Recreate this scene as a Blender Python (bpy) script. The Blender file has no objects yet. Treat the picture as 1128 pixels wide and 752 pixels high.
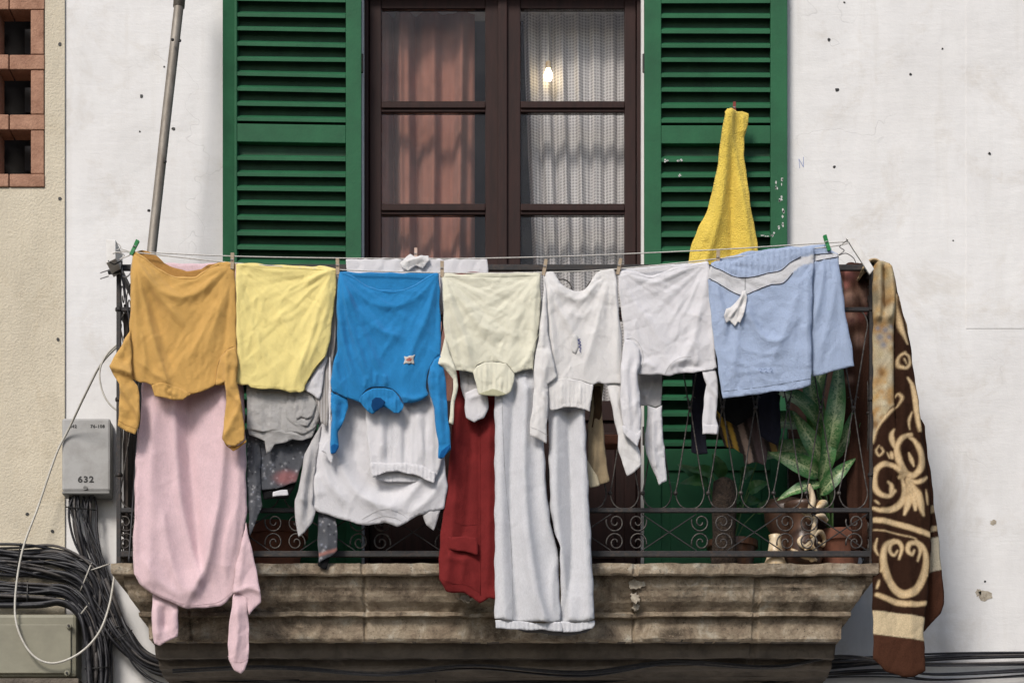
import bpy, bmesh, math, random
import numpy as np
from mathutils import Vector, Matrix
from mathutils.geometry import delaunay_2d_cdt
random.seed(7); rng = np.random.default_rng(7)
S = bpy.context.scene
COL = S.collection
# ---------------------------------------------------------------- camera, sky, sun, exposure
CAMY, F, PX0, HOR, ZC = -10.8, 2500.0, 564.0, 1180.0, 1.6
cd = bpy.data.cameras.new('camera'); cam = bpy.data.objects.new('camera', cd); COL.objects.link(cam)
cam.location = (0, CAMY, ZC); cam.rotation_euler = (math.pi/2, 0, 0)
cd.sensor_width = 36; cd.lens = F/1128*36; cd.shift_y = (HOR-376)/1128; cd.clip_end = 500
S.camera = cam
world = bpy.data.worlds.new('World'); S.world = world; world.use_nodes = True
wn = world.node_tree; wn.nodes.clear()
sky = wn.nodes.new('ShaderNodeTexSky'); sky.sky_type = 'NISHITA'; sky.sun_disc = False
SUN_EL, SUN_AZ = math.radians(41), math.radians(-26)      # azimuth: to the left of the camera's side
sky.dust_density = 2.0; sky.sun_elevation = SUN_EL; sky.sun_rotation = math.pi - SUN_AZ
bg = wn.nodes.new('ShaderNodeBackground'); bg.inputs[1].default_value = 0.115
wo = wn.nodes.new('ShaderNodeOutputWorld')
wn.links.new(sky.outputs[0], bg.inputs[0]); wn.links.new(bg.outputs[0], wo.inputs[0])
sl = bpy.data.lights.new('sun', 'SUN'); sl.energy = 2.7; sl.angle = math.radians(17); sl.color = (1.0, 0.94, 0.87)
so = bpy.data.objects.new('sun', sl); COL.objects.link(so)
sd = Vector((math.sin(SUN_AZ)*math.cos(SUN_EL), -math.cos(SUN_AZ)*math.cos(SUN_EL), math.sin(SUN_EL)))
so.rotation_euler = sd.to_track_quat('Z', 'Y').to_euler(); so.location = sd*20
S.view_settings.view_transform = 'Standard'; S.view_settings.look = 'None'
S.view_settings.gamma = 1; S.view_settings.exposure = 0.14
S.render.resolution_x = 1024; S.render.resolution_y = 682

# ---------------------------------------------------------------- helpers
def W(px, py, y):
    s = (y-CAMY)/F
    return Vector(((px-PX0)*s, y, ZC+(HOR-py)*s))
def tag(o, label=None, cat=None, group=None, kind=None):
    for k, v in (('label', label), ('category', cat), ('group', group), ('kind', kind)):
        if v: o[k] = v
    return o
def thing(name, loc, label, cat, group=None):
    o = bpy.data.objects.new(name, None); COL.objects.link(o); o.location = loc
    o.empty_display_size = .05
    return tag(o, label, cat, group)
def wloc(o):
    v = Vector((0, 0, 0))
    while o is not None: v = v+o.location; o = o.parent
    return v
def link_mesh(name, me, mat, parent=None, base=None):
    o = bpy.data.objects.new(name, me); COL.objects.link(o)
    if mat: me.materials.append(mat)
    if parent is not None: o.parent = parent
    elif base is not None: o.location = base
    return o
class MB:
    def __init__(s): s.v = []; s.f = []
    def add(s, vs, fs):
        n = len(s.v); s.v += [tuple(v) for v in vs]; s.f += [tuple(i+n for i in f) for f in fs]; return s
    def box(s, x0, x1, y0, y1, z0, z1):
        vs = [(x, y, z) for x in (x0, x1) for y in (y0, y1) for z in (z0, z1)]
        return s.add(vs, [(0, 1, 3, 2), (4, 6, 7, 5), (0, 4, 5, 1), (2, 3, 7, 6), (0, 2, 6, 4), (1, 5, 7, 3)])
    def tube(s, pts, r, n=6, caps=True, flat=1.0):
        pts = [Vector(p) for p in pts]; m = len(pts)
        rs = r if isinstance(r, (list, tuple)) else [r]*m
        vs = []; up = None
        for i, p in enumerate(pts):
            t = (pts[min(i+1, m-1)]-pts[max(i-1, 0)])
            if t.length < 1e-9: t = Vector((0, 0, 1))
            t.normalize()
            if up is None:
                up = Vector((0, 1, 0)) if abs(t.y) < .9 else Vector((1, 0, 0))
            a = (up-t*up.dot(t)).normalized(); b = t.cross(a); up = a
            for k in range(n):
                q = 2*math.pi*k/n
                vs.append(p+(a*math.cos(q)*flat+b*math.sin(q))*rs[i])
        fs = [(i*n+k, i*n+(k+1) % n, (i+1)*n+(k+1) % n, (i+1)*n+k) for i in range(m-1) for k in range(n)]
        if caps: fs += [tuple(range(n-1, -1, -1)), tuple((m-1)*n+k for k in range(n))]
        return s.add(vs, fs)
    def lathe(s, c, prof, n=28, caps=True):
        vs = [(c[0]+r*math.cos(2*math.pi*k/n), c[1]+r*math.sin(2*math.pi*k/n), c[2]+z) for r, z in prof for k in range(n)]
        m = len(prof)
        fs = [(i*n+k, i*n+(k+1) % n, (i+1)*n+(k+1) % n, (i+1)*n+k) for i in range(m-1) for k in range(n)]
        if caps: fs += [tuple(range(n-1, -1, -1)), tuple((m-1)*n+k for k in range(n))]
        return s.add(vs, fs)
    def grid(s, fn, nu, nv):
        vs = [fn(i/nu, j/nv) for j in range(nv+1) for i in range(nu+1)]
        fs = [(j*(nu+1)+i, j*(nu+1)+i+1, (j+1)*(nu+1)+i+1, (j+1)*(nu+1)+i) for j in range(nv) for i in range(nu)]
        return s.add(vs, fs)
    def build(s, name, mat, parent=None, base=None, smooth=False, bevel=0, solid=0, rot=None):
        b = wloc(parent) if parent is not None else (Vector(base) if base is not None else Vector((0, 0, 0)))
        me = bpy.data.meshes.new(name)
        me.from_pydata([(v[0]-b.x, v[1]-b.y, v[2]-b.z) for v in s.v], [], s.f); me.update()
        bm = bmesh.new(); bm.from_mesh(me); bmesh.ops.recalc_face_normals(bm, faces=bm.faces); bm.to_mesh(me); bm.free()
        if smooth: me.polygons.foreach_set('use_smooth', [True]*len(me.polygons))
        o = link_mesh(name, me, mat, parent, b)
        if bevel:
            m = o.modifiers.new('bevel', 'BEVEL'); m.width = bevel; m.segments = 2; m.limit_method = 'ANGLE'
        if solid:
            m = o.modifiers.new('solid', 'SOLIDIFY'); m.thickness = solid; m.offset = 0
        return o
def cr(pts, n=8, closed=False):
    """Catmull-Rom through points (any dimension)"""
    P = [np.array(p, float) for p in pts]; out = []; m = len(P)
    for i in range(m if closed else m-1):
        if closed: p0, p1, p2, p3 = P[(i-1) % m], P[i], P[(i+1) % m], P[(i+2) % m]
        else: p0, p1, p2, p3 = P[max(i-1, 0)], P[i], P[i+1], P[min(i+2, m-1)]
        for k in range(n):
            t = k/n
            out.append(.5*((2*p1)+(-p0+p2)*t+(2*p0-5*p1+4*p2-p3)*t*t+(-p0+3*p1-3*p2+p3)*t**3))
    if not closed: out.append(P[-1])
    return out
def Wl(pts, y): return [W(p[0], p[1], (p[2] if len(p) > 2 else y)) for p in pts]
def crW(pts, y, n=8): return Wl(cr(pts, n), y)

# ---------------------------------------------------------------- materials
def nodes(name):
    m = bpy.data.materials.new(name); m.use_nodes = True
    nt = m.node_tree; return m, nt, nt.nodes, nt.links, nt.nodes['Principled BSDF']
def noise(N, L, co, scale, detail=6, rough=.6, dist=0, vec=None):
    n = N.new('ShaderNodeTexNoise'); n.inputs['Scale'].default_value = scale; n.inputs['Detail'].default_value = detail
    n.inputs['Roughness'].default_value = rough; n.inputs['Distortion'].default_value = dist
    if vec:
        mp = N.new('ShaderNodeMapping'); mp.inputs['Scale'].default_value = vec; L.new(co, mp.inputs[0]); co = mp.outputs[0]
    L.new(co, n.inputs['Vector']); return n.outputs['Fac']
def ramp(N, L, fac, stops):
    r = N.new('ShaderNodeValToRGB'); e = r.color_ramp.elements
    for i, (p, c) in enumerate(stops):
        if i > 1: e.new(p)
        e[i].position = p; e[i].color = (c[0], c[1], c[2], 1) if isinstance(c, (tuple, list)) else (c, c, c, 1)
    L.new(fac, r.inputs[0]); return r.outputs[0]
def mix(N, L, fac, a, b, mode='MIX'):
    m = N.new('ShaderNodeMix'); m.data_type = 'RGBA'; m.blend_type = mode
    if isinstance(fac, (int, float)): m.inputs[0].default_value = fac
    else: L.new(fac, m.inputs[0])
    for i, c in ((6, a), (7, b)):
        if isinstance(c, (tuple, list)): m.inputs[i].default_value = (c[0], c[1], c[2], 1)
        else: L.new(c, m.inputs[i])
    return m.outputs[2]
def bump(N, L, h, strength, dist=.002, prev=None):
    b = N.new('ShaderNodeBump'); b.inputs['Strength'].default_value = strength; b.inputs['Distance'].default_value = dist
    L.new(h, b.inputs['Height'])
    if prev is not None: L.new(prev, b.inputs['Normal'])
    return b.outputs[0]
def M(name, c1, c2=None, scale=8, rough=.7, bs=.3, bscale=60, bd=.002, metal=0, stops=(.35, .65), vec=None, spec=.4):
    m, nt, N, L, P = nodes(name)
    co = N.new('ShaderNodeTexCoord').outputs['Object']
    c2 = c2 or tuple(x*.75 for x in c1)
    f = noise(N, L, co, scale, 8, .65, .3, vec)
    L.new(ramp(N, L, f, [(stops[0], c1), (stops[1], c2)]), P.inputs['Base Color'])
    P.inputs['Roughness'].default_value = rough; P.inputs['Metallic'].default_value = metal
    P.inputs['Specular IOR Level'].default_value = spec
    if bs: L.new(bump(N, L, noise(N, L, co, bscale, 5, .6), bs, bd), P.inputs['Normal'])
    return m
def fabric(name, c, trans=.18, weave=900, bs=.25, crumple=.35, var=.12, melange=0, stripes=None, vcol=False, sheen=.12, wr=70, terry=0, wvec=None):
    lum = max(c[:3]) if not vcol else .5; sheen = sheen if lum > .35 else .01; trans *= .55; crumple *= 1.5; wr *= 1.9; bs *= 2.5; melange = max(melange, .06 if lum > .6 else .14)
    m, nt, N, L, P = nodes(name)
    co = N.new('ShaderNodeTexCoord').outputs['Object']
    if vcol:
        a = N.new('ShaderNodeAttribute'); a.attribute_name = 'Col'; base = a.outputs['Color']
    else: base = c
    dark = ramp(N, L, noise(N, L, co, 14, 4, .6), [(.3, 1-var), (.7, 1.0)])
    col = mix(N, L, 1.0, base, dark, 'MULTIPLY')
    if melange:
        col = mix(N, L, 1.0, col, ramp(N, L, noise(N, L, co, 170, 6, .9, .3, (1, 1, .5)), [(.3, 1-melange), (.62, 1.0)]), 'MULTIPLY')
    if stripes:
        w = N.new('ShaderNodeTexWave'); w.bands_direction = 'X'; w.inputs['Scale'].default_value = stripes[0]; w.inputs['Distortion'].default_value = .6
        w.inputs['Detail'].default_value = 1
        L.new(co, w.inputs[0]); col = mix(N, L, ramp(N, L, w.outputs['Fac'], [(.35, 0.0), (.6, 1.0)]), col, stripes[1])
    L.new(col, P.inputs['Base Color'])
    P.inputs['Roughness'].default_value = .92; P.inputs['Specular IOR Level'].default_value = .12
    P.inputs['Sheen Weight'].default_value = sheen; P.inputs['Sheen Roughness'].default_value = .6
    n1 = bump(N, L, noise(N, L, co, wr, 6, .72, .9, wvec or (1, 1, .75)), crumple, .011)
    n2 = bump(N, L, noise(N, L, co, weave, 2, .7), bs, .0012, n1)
    if terry:
        v = N.new('ShaderNodeTexVoronoi'); v.inputs['Scale'].default_value = terry; L.new(co, v.inputs[0])
        n2 = bump(N, L, v.outputs['Distance'], .8, .004, n2)
    L.new(n2, P.inputs['Normal'])
    if trans:
        t = N.new('ShaderNodeBsdfTranslucent'); L.new(col, t.inputs[0]); L.new(n2, t.inputs['Normal'])
        x = N.new('ShaderNodeMixShader'); x.inputs[0].default_value = trans
        L.new(P.outputs[0], x.inputs[1]); L.new(t.outputs[0], x.inputs[2]); L.new(x.outputs[0], nt.nodes['Material Output'].inputs[0])
    return m

m_inner = M('green_gap_shade', (.020, .075, .038), (.012, .045, .024), 9, .7, .2, 90)  # second leaf's green, darkened to paint shade into the louver gaps
def wall_mat(name, base, warm, bumpy, dark):
    m, nt, N, L, P = nodes(name)
    co = N.new('ShaderNodeTexCoord').outputs['Object']
    c = ramp(N, L, noise(N, L, co, 1.1, 8, .6, .4), [(.3, base), (.7, warm)])
    c = mix(N, L, 1.0, c, ramp(N, L, noise(N, L, co, 5, 10, .7, .2, (1, 1, .35)), [(.28, dark), (.6, 1.0)]), 'MULTIPLY')
    c = mix(N, L, 1.0, c, ramp(N, L, noise(N, L, co, 7, 7, .7, .15, (1.3, 1, .09)), [(.27, (.93, .92, .90)), (.45, (1, 1, 1))]), 'MULTIPLY')
    c = mix(N, L, 1.0, c, ramp(N, L, noise(N, L, co, 2.2, 9, .75, .5), [(.36, (.90, .88, .85)), (.48, (1, 1, 1))]), 'MULTIPLY')
    # small scuffs and pinholes
    sp = ramp(N, L, noise(N, L, co, 46, 6, .85), [(.22, (.5, .47, .43)), (.3, (1, 1, 1))])
    c = mix(N, L, 1.0, c, sp, 'MULTIPLY')
    # hairline cracks
    v = N.new('ShaderNodeTexVoronoi'); v.feature = 'DISTANCE_TO_EDGE'; v.inputs['Scale'].default_value = 1.3
    mp = N.new('ShaderNodeMapping'); mp.inputs['Scale'].default_value = (1, 1, .6)
    nz = N.new('ShaderNodeTexNoise'); nz.inputs['Scale'].default_value = 6; L.new(co, nz.inputs[0])
    ad = N.new('ShaderNodeMixRGB'); ad.blend_type = 'LINEAR_LIGHT'; ad.inputs[0].default_value = .25
    L.new(co, ad.inputs[1]); L.new(nz.outputs['Color'], ad.inputs[2]); L.new(ad.outputs[0], mp.inputs[0]); L.new(mp.outputs[0], v.inputs[0])
    cm = ramp(N, L, v.outputs['Distance'], [(.0, .0), (.0045, 1.0)])
    gate = ramp(N, L, noise(N, L, co, 1.7, 3, .5), [(.52, 1.0), (.62, 0.0)])
    cm2 = N.new('ShaderNodeMath'); cm2.operation = 'MAXIMUM'; L.new(cm, cm2.inputs[0]); L.new(gate, cm2.inputs[1])
    c = mix(N, L, 1.0, c, ramp(N, L, cm2.outputs[0], [(0, .86), (1, 1.0)]), 'MULTIPLY')
    L.new(c, P.inputs['Base Color']); P.inputs['Roughness'].default_value = .85; P.inputs['Specular IOR Level'].default_value = .25
    n1 = bump(N, L, noise(N, L, co, 3.5, 5, .5, .3), .5, .02)
    n2 = bump(N, L, noise(N, L, co, 9, 8, .7, .3, (.25, 1, 1.3)), .35, .008, n1)
    n3 = bump(N, L, noise(N, L, co, bumpy[0], 4, .6), bumpy[1], bumpy[2], n2)
    n4 = bump(N, L, cm2.outputs[0], .35, .002, n3)
    L.new(n4, P.inputs['Normal'])
    return m
m_white = wall_mat('whitewash', (.74, .735, .73), (.68, .67, .66), (120, .35, .002), .90)
m_beige = wall_mat('beige_stucco', (.62, .56, .44), (.55, .49, .38), (85, .9, .006), .85)

def stone_mat():
    m, nt, N, L, P = nodes('weathered_stone')
    co = N.new('ShaderNodeTexCoord').outputs['Object']
    c = ramp(N, L, noise(N, L, co, 9, 10, .72, .5), [(.29, (.12, .09, .065)), (.44, (.36, .28, .20)), (.56, (.54, .44, .32)), (.68, (.74, .68, .56))])
    soot = ramp(N, L, noise(N, L, co, 2.6, 10, .74, .5, (1, 1, 1.4)), [(.36, .30), (.54, 1.0)])
    c = mix(N, L, 1.0, c, soot, 'MULTIPLY')
    c = mix(N, L, ramp(N, L, noise(N, L, co, 60, 6, .85), [(.56, 0.0), (.66, 1.0)]), c, (.48, .39, .28))
    c = mix(N, L, ramp(N, L, noise(N, L, co, 75, 6, .85), [(.34, 1.0), (.43, 0.0)]), c, (.03, .026, .022))
    L.new(c, P.inputs['Base Color']); P.inputs['Roughness'].default_value = .9; P.inputs['Specular IOR Level'].default_value = .2
    n1 = bump(N, L, noise(N, L, co, 26, 10, .8, .3), 1.0, .03)
    n2 = bump(N, L, noise(N, L, co, 160, 5, .7), .6, .004, n1)
    L.new(n2, P.inputs['Normal'])
    return m
m_stone = stone_mat()
m_stone2 = M('dark_stone', (.075, .063, .052), (.15, .125, .10), 7, .9, .8, 40, .012)
m_green = M('green_paint', (.020, .115, .050), (.015, .078, .036), 5, .6, .35, 90, .003, stops=(.35, .7), spec=.2)
m_greend = M('green_paint_deep', (.014, .09, .038), (.010, .065, .028), 9, .7, .3, 90, .002, spec=.15)  # darker green for the leaf strip folded at the left edge
m_door = M('maroon_wood', (.030, .012, .010), (.018, .008, .007), 12, .6, .3, 50, .002, vec=(4, 1, .4), spec=.2)
m_iron = M('wrought_iron', (.022, .021, .022), (.06, .04, .03), 40, .55, .6, 160, .003, metal=.3, stops=(.5, .75))
m_iron_l = M('worn_iron', (.10, .09, .08), (.035, .03, .03), 60, .5, .6, 160, .003, metal=.4, stops=(.4, .6))
m_pole = M('galvanised_steel', (.30, .275, .24), (.15, .125, .10), 18, .6, .3, 90, .002, metal=.4, vec=(1, 1, .3))
m_brick = M('terracotta_brick', (.40, .225, .15), (.27, .14, .09), 14, .9, .8, 90, .006)
m_mortar = M('mortar', (.38, .32, .26), (.3, .25, .2), 20, .95, .8, 120, .005)
m_dark = M('dark_interior', (.012, .011, .012), (.02, .018, .018), 3, .9, 0)
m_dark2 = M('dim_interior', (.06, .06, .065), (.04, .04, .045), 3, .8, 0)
m_cable = M('black_cable', (.014, .014, .017), (.03, .03, .035), 60, .5, .3, 200, .001)
m_cable2 = M('dusty_cable', (.045, .042, .042), (.09, .08, .075), 60, .65, .3, 200, .001)
m_wcable = M('white_cable', (.55, .53, .48), (.42, .40, .35), 30, .5, .1, 100)
m_greybox = M('grey_plastic', (.36, .36, .355), (.27, .265, .255), 11, .6, .3, 120, .002, stops=(.45, .75))
m_greybox_d = M('grey_plastic_grubby', (.22, .22, .215), (.16, .16, .15), 9, .55, .2, 120, .001)
m_drab = M('drab_metal_paint', (.235, .225, .165), (.175, .165, .12), 5, .5, .25, 50, .002)
m_black = M('black_paint', (.012, .012, .012), None, 9, .5, 0)
m_rope = M('washing_line', (.62, .60, .56), (.45, .43, .40), 90, .8, .5, 900, .001)
m_wood = M('weathered_peg_wood', (.42, .33, .23), (.28, .22, .16), 60, .8, .4, 200, .001)
m_steel = M('spring_steel', (.4, .4, .4), (.25, .22, .2), 60, .35, 0, metal=.9)
m_pgreen = M('green_plastic', (.01, .20, .05), (.01, .16, .04), 30, .4, 0)
m_pred = M('red_plastic', (.22, .03, .02), (.16, .03, .02), 30, .5, 0)
m_pwhite = M('white_enamel', (.72, .71, .69), (.6, .58, .55), 20, .4, .2, 80, .001)
m_terra = M('terracotta', (.22, .085, .05), (.13, .055, .035), 9, .85, .4, 90, .002)
m_brownpot = M('brown_glaze', (.10, .05, .03), (.05, .028, .02), 9, .35, .2, 50, .002)
m_cream = M('cream_glaze', (.62, .50, .34), (.45, .30, .14), 22, .35, .2, 50, .002, stops=(.45, .65))
m_chip = M('bare_plaster_chip', (.50, .45, .36), (.26, .22, .17), 45, .9, .8, 90, .004)
m_asphalt = M('asphalt', (.06, .058, .055), (.045, .044, .042), 3, .9, .6, 300, .004)
m_pave = M('pavement_stone', (.30, .27, .23), (.24, .22, .19), 2, .85, .5, 60, .004)
# ================================================================= SETTING
g = MB().grid(lambda u, v: (-150+300*u, -150+300*v, 0), 30, 30).build('street', m_asphalt); tag(g, kind='structure')
g = MB().box(-20, 20, -1.5, 0.3, -.05, .13).build('pavement', m_pave, bevel=.01); tag(g, kind='structure')
g = MB().box(-20, 20, -1.64, -1.504, -.05, .14).build('kerb', m_stone2, bevel=.015); tag(g, kind='structure')

FZ = 3.869                                   # balcony floor
XB = W(72, 0, 0).x; OX0, OX1 = W(400.5, 0, 0).x, W(706.5, 0, 0).x; OZ1 = W(0, -14, 0).z; TOPZ = 9.0
wl = thing('plaster_wall', (0, 0, 0), 'white limewashed plaster wall around the balcony door', 'wall')
b = MB()
b.box(XB, OX0, 0, .35, .13, TOPZ); b.box(OX1, 5.5, 0, .35, .13, TOPZ)
b.box(OX0, OX1, 0, .35, OZ1, TOPZ); b.box(OX0, OX1, 0, .35, .13, FZ-.01)
b.build('plaster_face', m_white, wl)
p0 = W(1064, 362, 0)
o = MB().box(p0.x, 5.49, -.0022, .1, p0.z, TOPZ-.01).build('plaster_patch', m_white, wl, bevel=.002)
for (hx, hy, r) in [(913, 44, 2.2), (922, 99, 2.4), (1003, 82, 1.6), (1038, 54, 1.2), (919, 184, 1.6), (156, 106, 2.2), (191, 142, 2.2), (181, 74, 1.2), (1090, 169, 1.6), (930, 3, 1.4), (154, 145, 1), (85, 470, 2.2), (97, 466, 2.4), (108, 469, 1.5), (1050, 265, 1), (980, 380, 1), (1010, 505, .9), (1085, 640, 1.2)]:
    c = W(hx, hy, -.005 if hx > 1064 and hy < 362 else 0); s = .0043
    ps = [(c.x+math.cos(a)*r*s*random.uniform(.7, 1.3), c.z+math.sin(a)*r*s*random.uniform(.6, 1.2)) for a in np.linspace(0, 2*math.pi, 9)[:-1]]
    q = MB().add([(x, c.y-.0015, z) for x, z in ps]+[(x, c.y+.004, z) for x, z in ps], [tuple(range(8)), tuple(range(15, 7, -1))]+[(i, (i+1) % 8, 8+(i+1) % 8, 8+i) for i in range(8)])
    q.build('drilled_hole', m_black, wl)
for (hx, hy, a, bb) in [(1085, 655, 8, 6), (1078, 652, 4, 5), (1094, 575, 4, 3), (1031, 590, 3, 2)]:
    c = W(hx, hy, 0); n = 12
    ps = [(c.x+math.cos(t)*a*.0043*random.uniform(.6, 1.2), c.z+math.sin(t)*bb*.0043*random.uniform(.6, 1.2)) for t in np.linspace(0, 2*math.pi, n+1)[:-1]]
    MB().add([(x, -.0015, z) for x, z in ps]+[(x, .004, z) for x, z in ps], [tuple(range(n)), tuple(range(2*n-1, n-1, -1))]+[(i, (i+1) % n, n+(i+1) % n, n+i) for i in range(n)]).build('flaked_patch', m_stone2 if False else m_chip, wl)
q = MB()                                   # blue pencil mark beside the shutter
for st in ([(881, 185), (880, 175)], [(880, 175), (885, 184)], [(885, 184), (885, 173)]):
    q.tube(Wl(st, -.001), .0014, 4)
q.build('pencil_mark', M('blue_pencil', (.25, .32, .6), (.4, .45, .6), 90, .8, 0), wl)

# neighbouring beige wall with brick lattice
bw = thing('stucco_wall', (XB-.5, 0, 0), 'rough beige stucco wall of the neighbouring house at the left', 'wall')
LX0, LX1 = -3.3, W(50, 0, 0).x; LZ0, LZ1 = W(0, 208, 0).z, W(0, -110, 0).z
b = MB()
b.box(-7, LX0, -.012, .35, .13, TOPZ); b.box(LX1, XB-.001, -.012, .35, .13, TOPZ)
b.box(LX0, LX1, -.012, .35, .13, LZ0); b.box(LX0, LX1, -.012, .35, LZ1, TOPZ)
b.build('stucco_face', m_beige, bw)
for (hx, hy) in [(66, 219), (64, 374), (30, 566), (58, 585), (66, 49)]:
    c = W(hx, hy, -.012); ps = [(c.x+math.cos(a)*.009*random.uniform(.8, 1.1), c.z+math.sin(a)*.009*random.uniform(.8, 1.1)) for a in np.linspace(0, 2*math.pi, 9)[:-1]]
    MB().add([(x, c.y-.0025, z) for x, z in ps]+[(x, c.y+.004, z) for x, z in ps], [tuple(range(8)), tuple(range(15, 7, -1))]+[(i, (i+1) % 8, 8+(i+1) % 8, 8+i) for i in range(8)]).build('drilled_hole', m_black, bw)
la = thing('brick_lattice', W(20, 208, 0), 'terracotta brick lattice window in the beige wall at the top left', 'lattice window')
rows = [(193, 208), (127.5, 145), (62, 79), (-4, 13), (-70, -53)]
for (a, c) in rows:
    z0, z1 = W(0, c, 0).z, W(0, a, 0).z
    x = LX1
    w = .17
    while x > LX0+.02:
        x0 = max(LX0, x-w)
        MB().box(x0+.004, x-.001, -.02+random.uniform(-.003, .003), .11, z0+.002, z1-.002).build('brick', m_brick, la, bevel=.004)
        x = x0; w = .27
for i in range(4):
    z0, z1 = W(0, rows[i][0], 0).z, W(0, rows[i+1][1], 0).z
    x = LX1
    while x > LX0+.1:
        MB().box(x-.066, x-.004, -.018+random.uniform(-.003, .002), .11, z0+.001, z1-.001).build('brick', m_brick, la, bevel=.004)
        x -= .215
b = MB().box(LX0+.001, LX1-.001, .30, .34, LZ0+.001, LZ1-.001)
b.build('dark_backing', m_dark, la)
b = MB()
for i in range(4):
    z0 = W(0, rows[i][0], 0).z
    for k in range(5):
        x = LX1-.066-.215*k
        b.box(x-.11, x-.01, .16, .18, z0+.0, z0+.05); b.box(x-.075, x-.0, .2, .22, z0+.1, z0+.22)
b.build('inner_shutter', m_dark2, la)

# room behind the door
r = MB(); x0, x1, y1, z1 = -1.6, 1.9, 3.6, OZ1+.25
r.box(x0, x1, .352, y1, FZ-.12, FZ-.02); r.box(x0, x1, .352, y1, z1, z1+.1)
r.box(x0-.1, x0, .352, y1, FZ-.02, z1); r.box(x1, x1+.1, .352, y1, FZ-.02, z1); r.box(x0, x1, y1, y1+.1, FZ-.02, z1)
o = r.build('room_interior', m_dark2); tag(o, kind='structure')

# ---------------- balcony door
DY = .06
D = lambda px, py, y=DY: W(px, py, y)
door = thing('balcony_door', (W(554, 0, DY).x, DY, FZ), 'dark maroon glazed double door between the green shutters', 'door')
def rect(b, xa, xb, ya, yb, y0, y1, yref=DY):
    p, q = W(xa, yb, yref), W(xb, ya, yref); b.box(p.x, q.x, y0, y1, p.z, q.z); return b
zb = 648
b = MB(); rect(b, 399, 406, -14, zb, DY-.005, DY+.1); rect(b, 701.5, 708.5, -14, zb, DY-.005, DY+.1); rect(b, 406.01, 701.49, -14, -6, DY-.005, DY+.1)
b.build('door_frame', m_door, door, bevel=.003)
for li, (a, c) in enumerate(((406.8, 553.2), (554.6, 700.8))):
    b = MB(); ga, gc = (420, 534.5) if li == 0 else (573.5, 688)
    rect(b, a, ga, -5, zb, DY+.012, DY+.055); rect(b, gc, c, -5, zb, DY+.012, DY+.055)
    leaf = b.build('door_leaf', m_door, door, bevel=.004)
    b = MB()
    for (ya, yb) in ((-5, 8), (110, 122), (223, 235), (338, 350), (440, 462), (628, zb)):
        rect(b, ga+.05, gc-.05, ya, yb, DY+.014, DY+.053)
    for (ya, yb) in ((110, 122), (223, 235), (338, 350)):
        rect(b, ga+.05, gc-.05, ya+3.5, yb-3.5, DY+.004, DY+.0139)
    b.build('glazing_bar', m_door, leaf, bevel=.003)
    b = MB(); rect(b, ga+.05, gc-.05, 462.1, 627.9, DY+.028, DY+.045); b.build('lower_panel', m_door, leaf)
    b = MB(); rect(b, ga+10, gc-10, 475, 615, DY+.018, DY+.0279); b.build('raised_panel', m_door, leaf, bevel=.006)
    b = MB()
    for (ya, yb) in ((8, 110), (122, 223), (235, 338), (350, 440)):
        rect(b, ga+.06, gc-.06, ya+.05, yb-.05, DY+.030, DY+.034)
    gm, nt, N, L, P = nodes('window_glass')
    tr = N.new('ShaderNodeBsdfTransparent'); gl = N.new('ShaderNodeBsdfGlossy'); gl.inputs['Roughness'].default_value = .03
    co = N.new('ShaderNodeTexCoord').outputs['Object']
    dirt = N.new('ShaderNodeBsdfDiffuse'); dirt.inputs[0].default_value = (.45, .42, .4, 1)
    ly = N.new('ShaderNodeFresnel'); ly.inputs[0].default_value = 1.3
    x = N.new('ShaderNodeMixShader'); L.new(ly.outputs[0], x.inputs[0]); L.new(tr.outputs[0], x.inputs[1]); L.new(gl.outputs[0], x.inputs[2])
    x2 = N.new('ShaderNodeMixShader'); L.new(ramp(N, L, noise(N, L, co, 5, 8, .7), [(.35, .0), (.75, .035)]), x2.inputs[0]); L.new(x.outputs[0], x2.inputs[1]); L.new(dirt.outputs[0], x2.inputs[2])
    L.new(bump(N, L, noise(N, L, co, 2.5, 2, .5), .12, .02), gl.inputs['Normal'])
    L.new(x2.outputs[0], nt.nodes['Material Output'].inputs[0])
    b.build('glass', gm, leaf)
b = MB(); rect(b, 548.5, 559, -5, zb, DY-.004, DY+.0119); b.build('meeting_rail', m_door, door, bevel=.005)
b = MB(); b.tube([W(557, 400, DY-.03), W(557, 428, DY-.03)], .008, 8); b.lathe(tuple(W(557, 416, DY-.012)), [(0.012, -.02), (.014, .0), (.012, .02)], 10)
b.build('door_handle', m_iron_l, door)

# curtains
def curtain(name, label, mat, xa, xb, ya, yb, y, amp, phase, gather=0, lean=0, solid=0, nf=7):
    def fn(u, v):
        px = xa+(xb-xa)*u; py = ya+(yb-ya)*v
        px += lean*(v**1.3)*(1-u)
        ph = 2*math.pi*(nf*u+.35*math.sin(3.1*u+phase)+.06*math.sin(4*v+6*u))
        d = amp*(math.sin(ph)+.35*math.sin(2.3*ph+1+v))*(1+.3*math.sin(7*u))*(.65+.5*v)
        return W(px, py, y+d)
    o = MB().grid(fn, 260, 60).build(name, mat, None, W((xa+xb)/2, yb, y), smooth=True)
    return tag(o, label, 'curtain')
m_ctn = fabric('russet_curtain', (.44, .205, .15), .15, 700, .2, .1, .25)
curtain('curtain', 'russet brown curtain hanging in soft folds behind the left door panes', m_ctn, 408, 523, -12, 560, .26, .050, .4, nf=4.3, lean=0)
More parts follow.
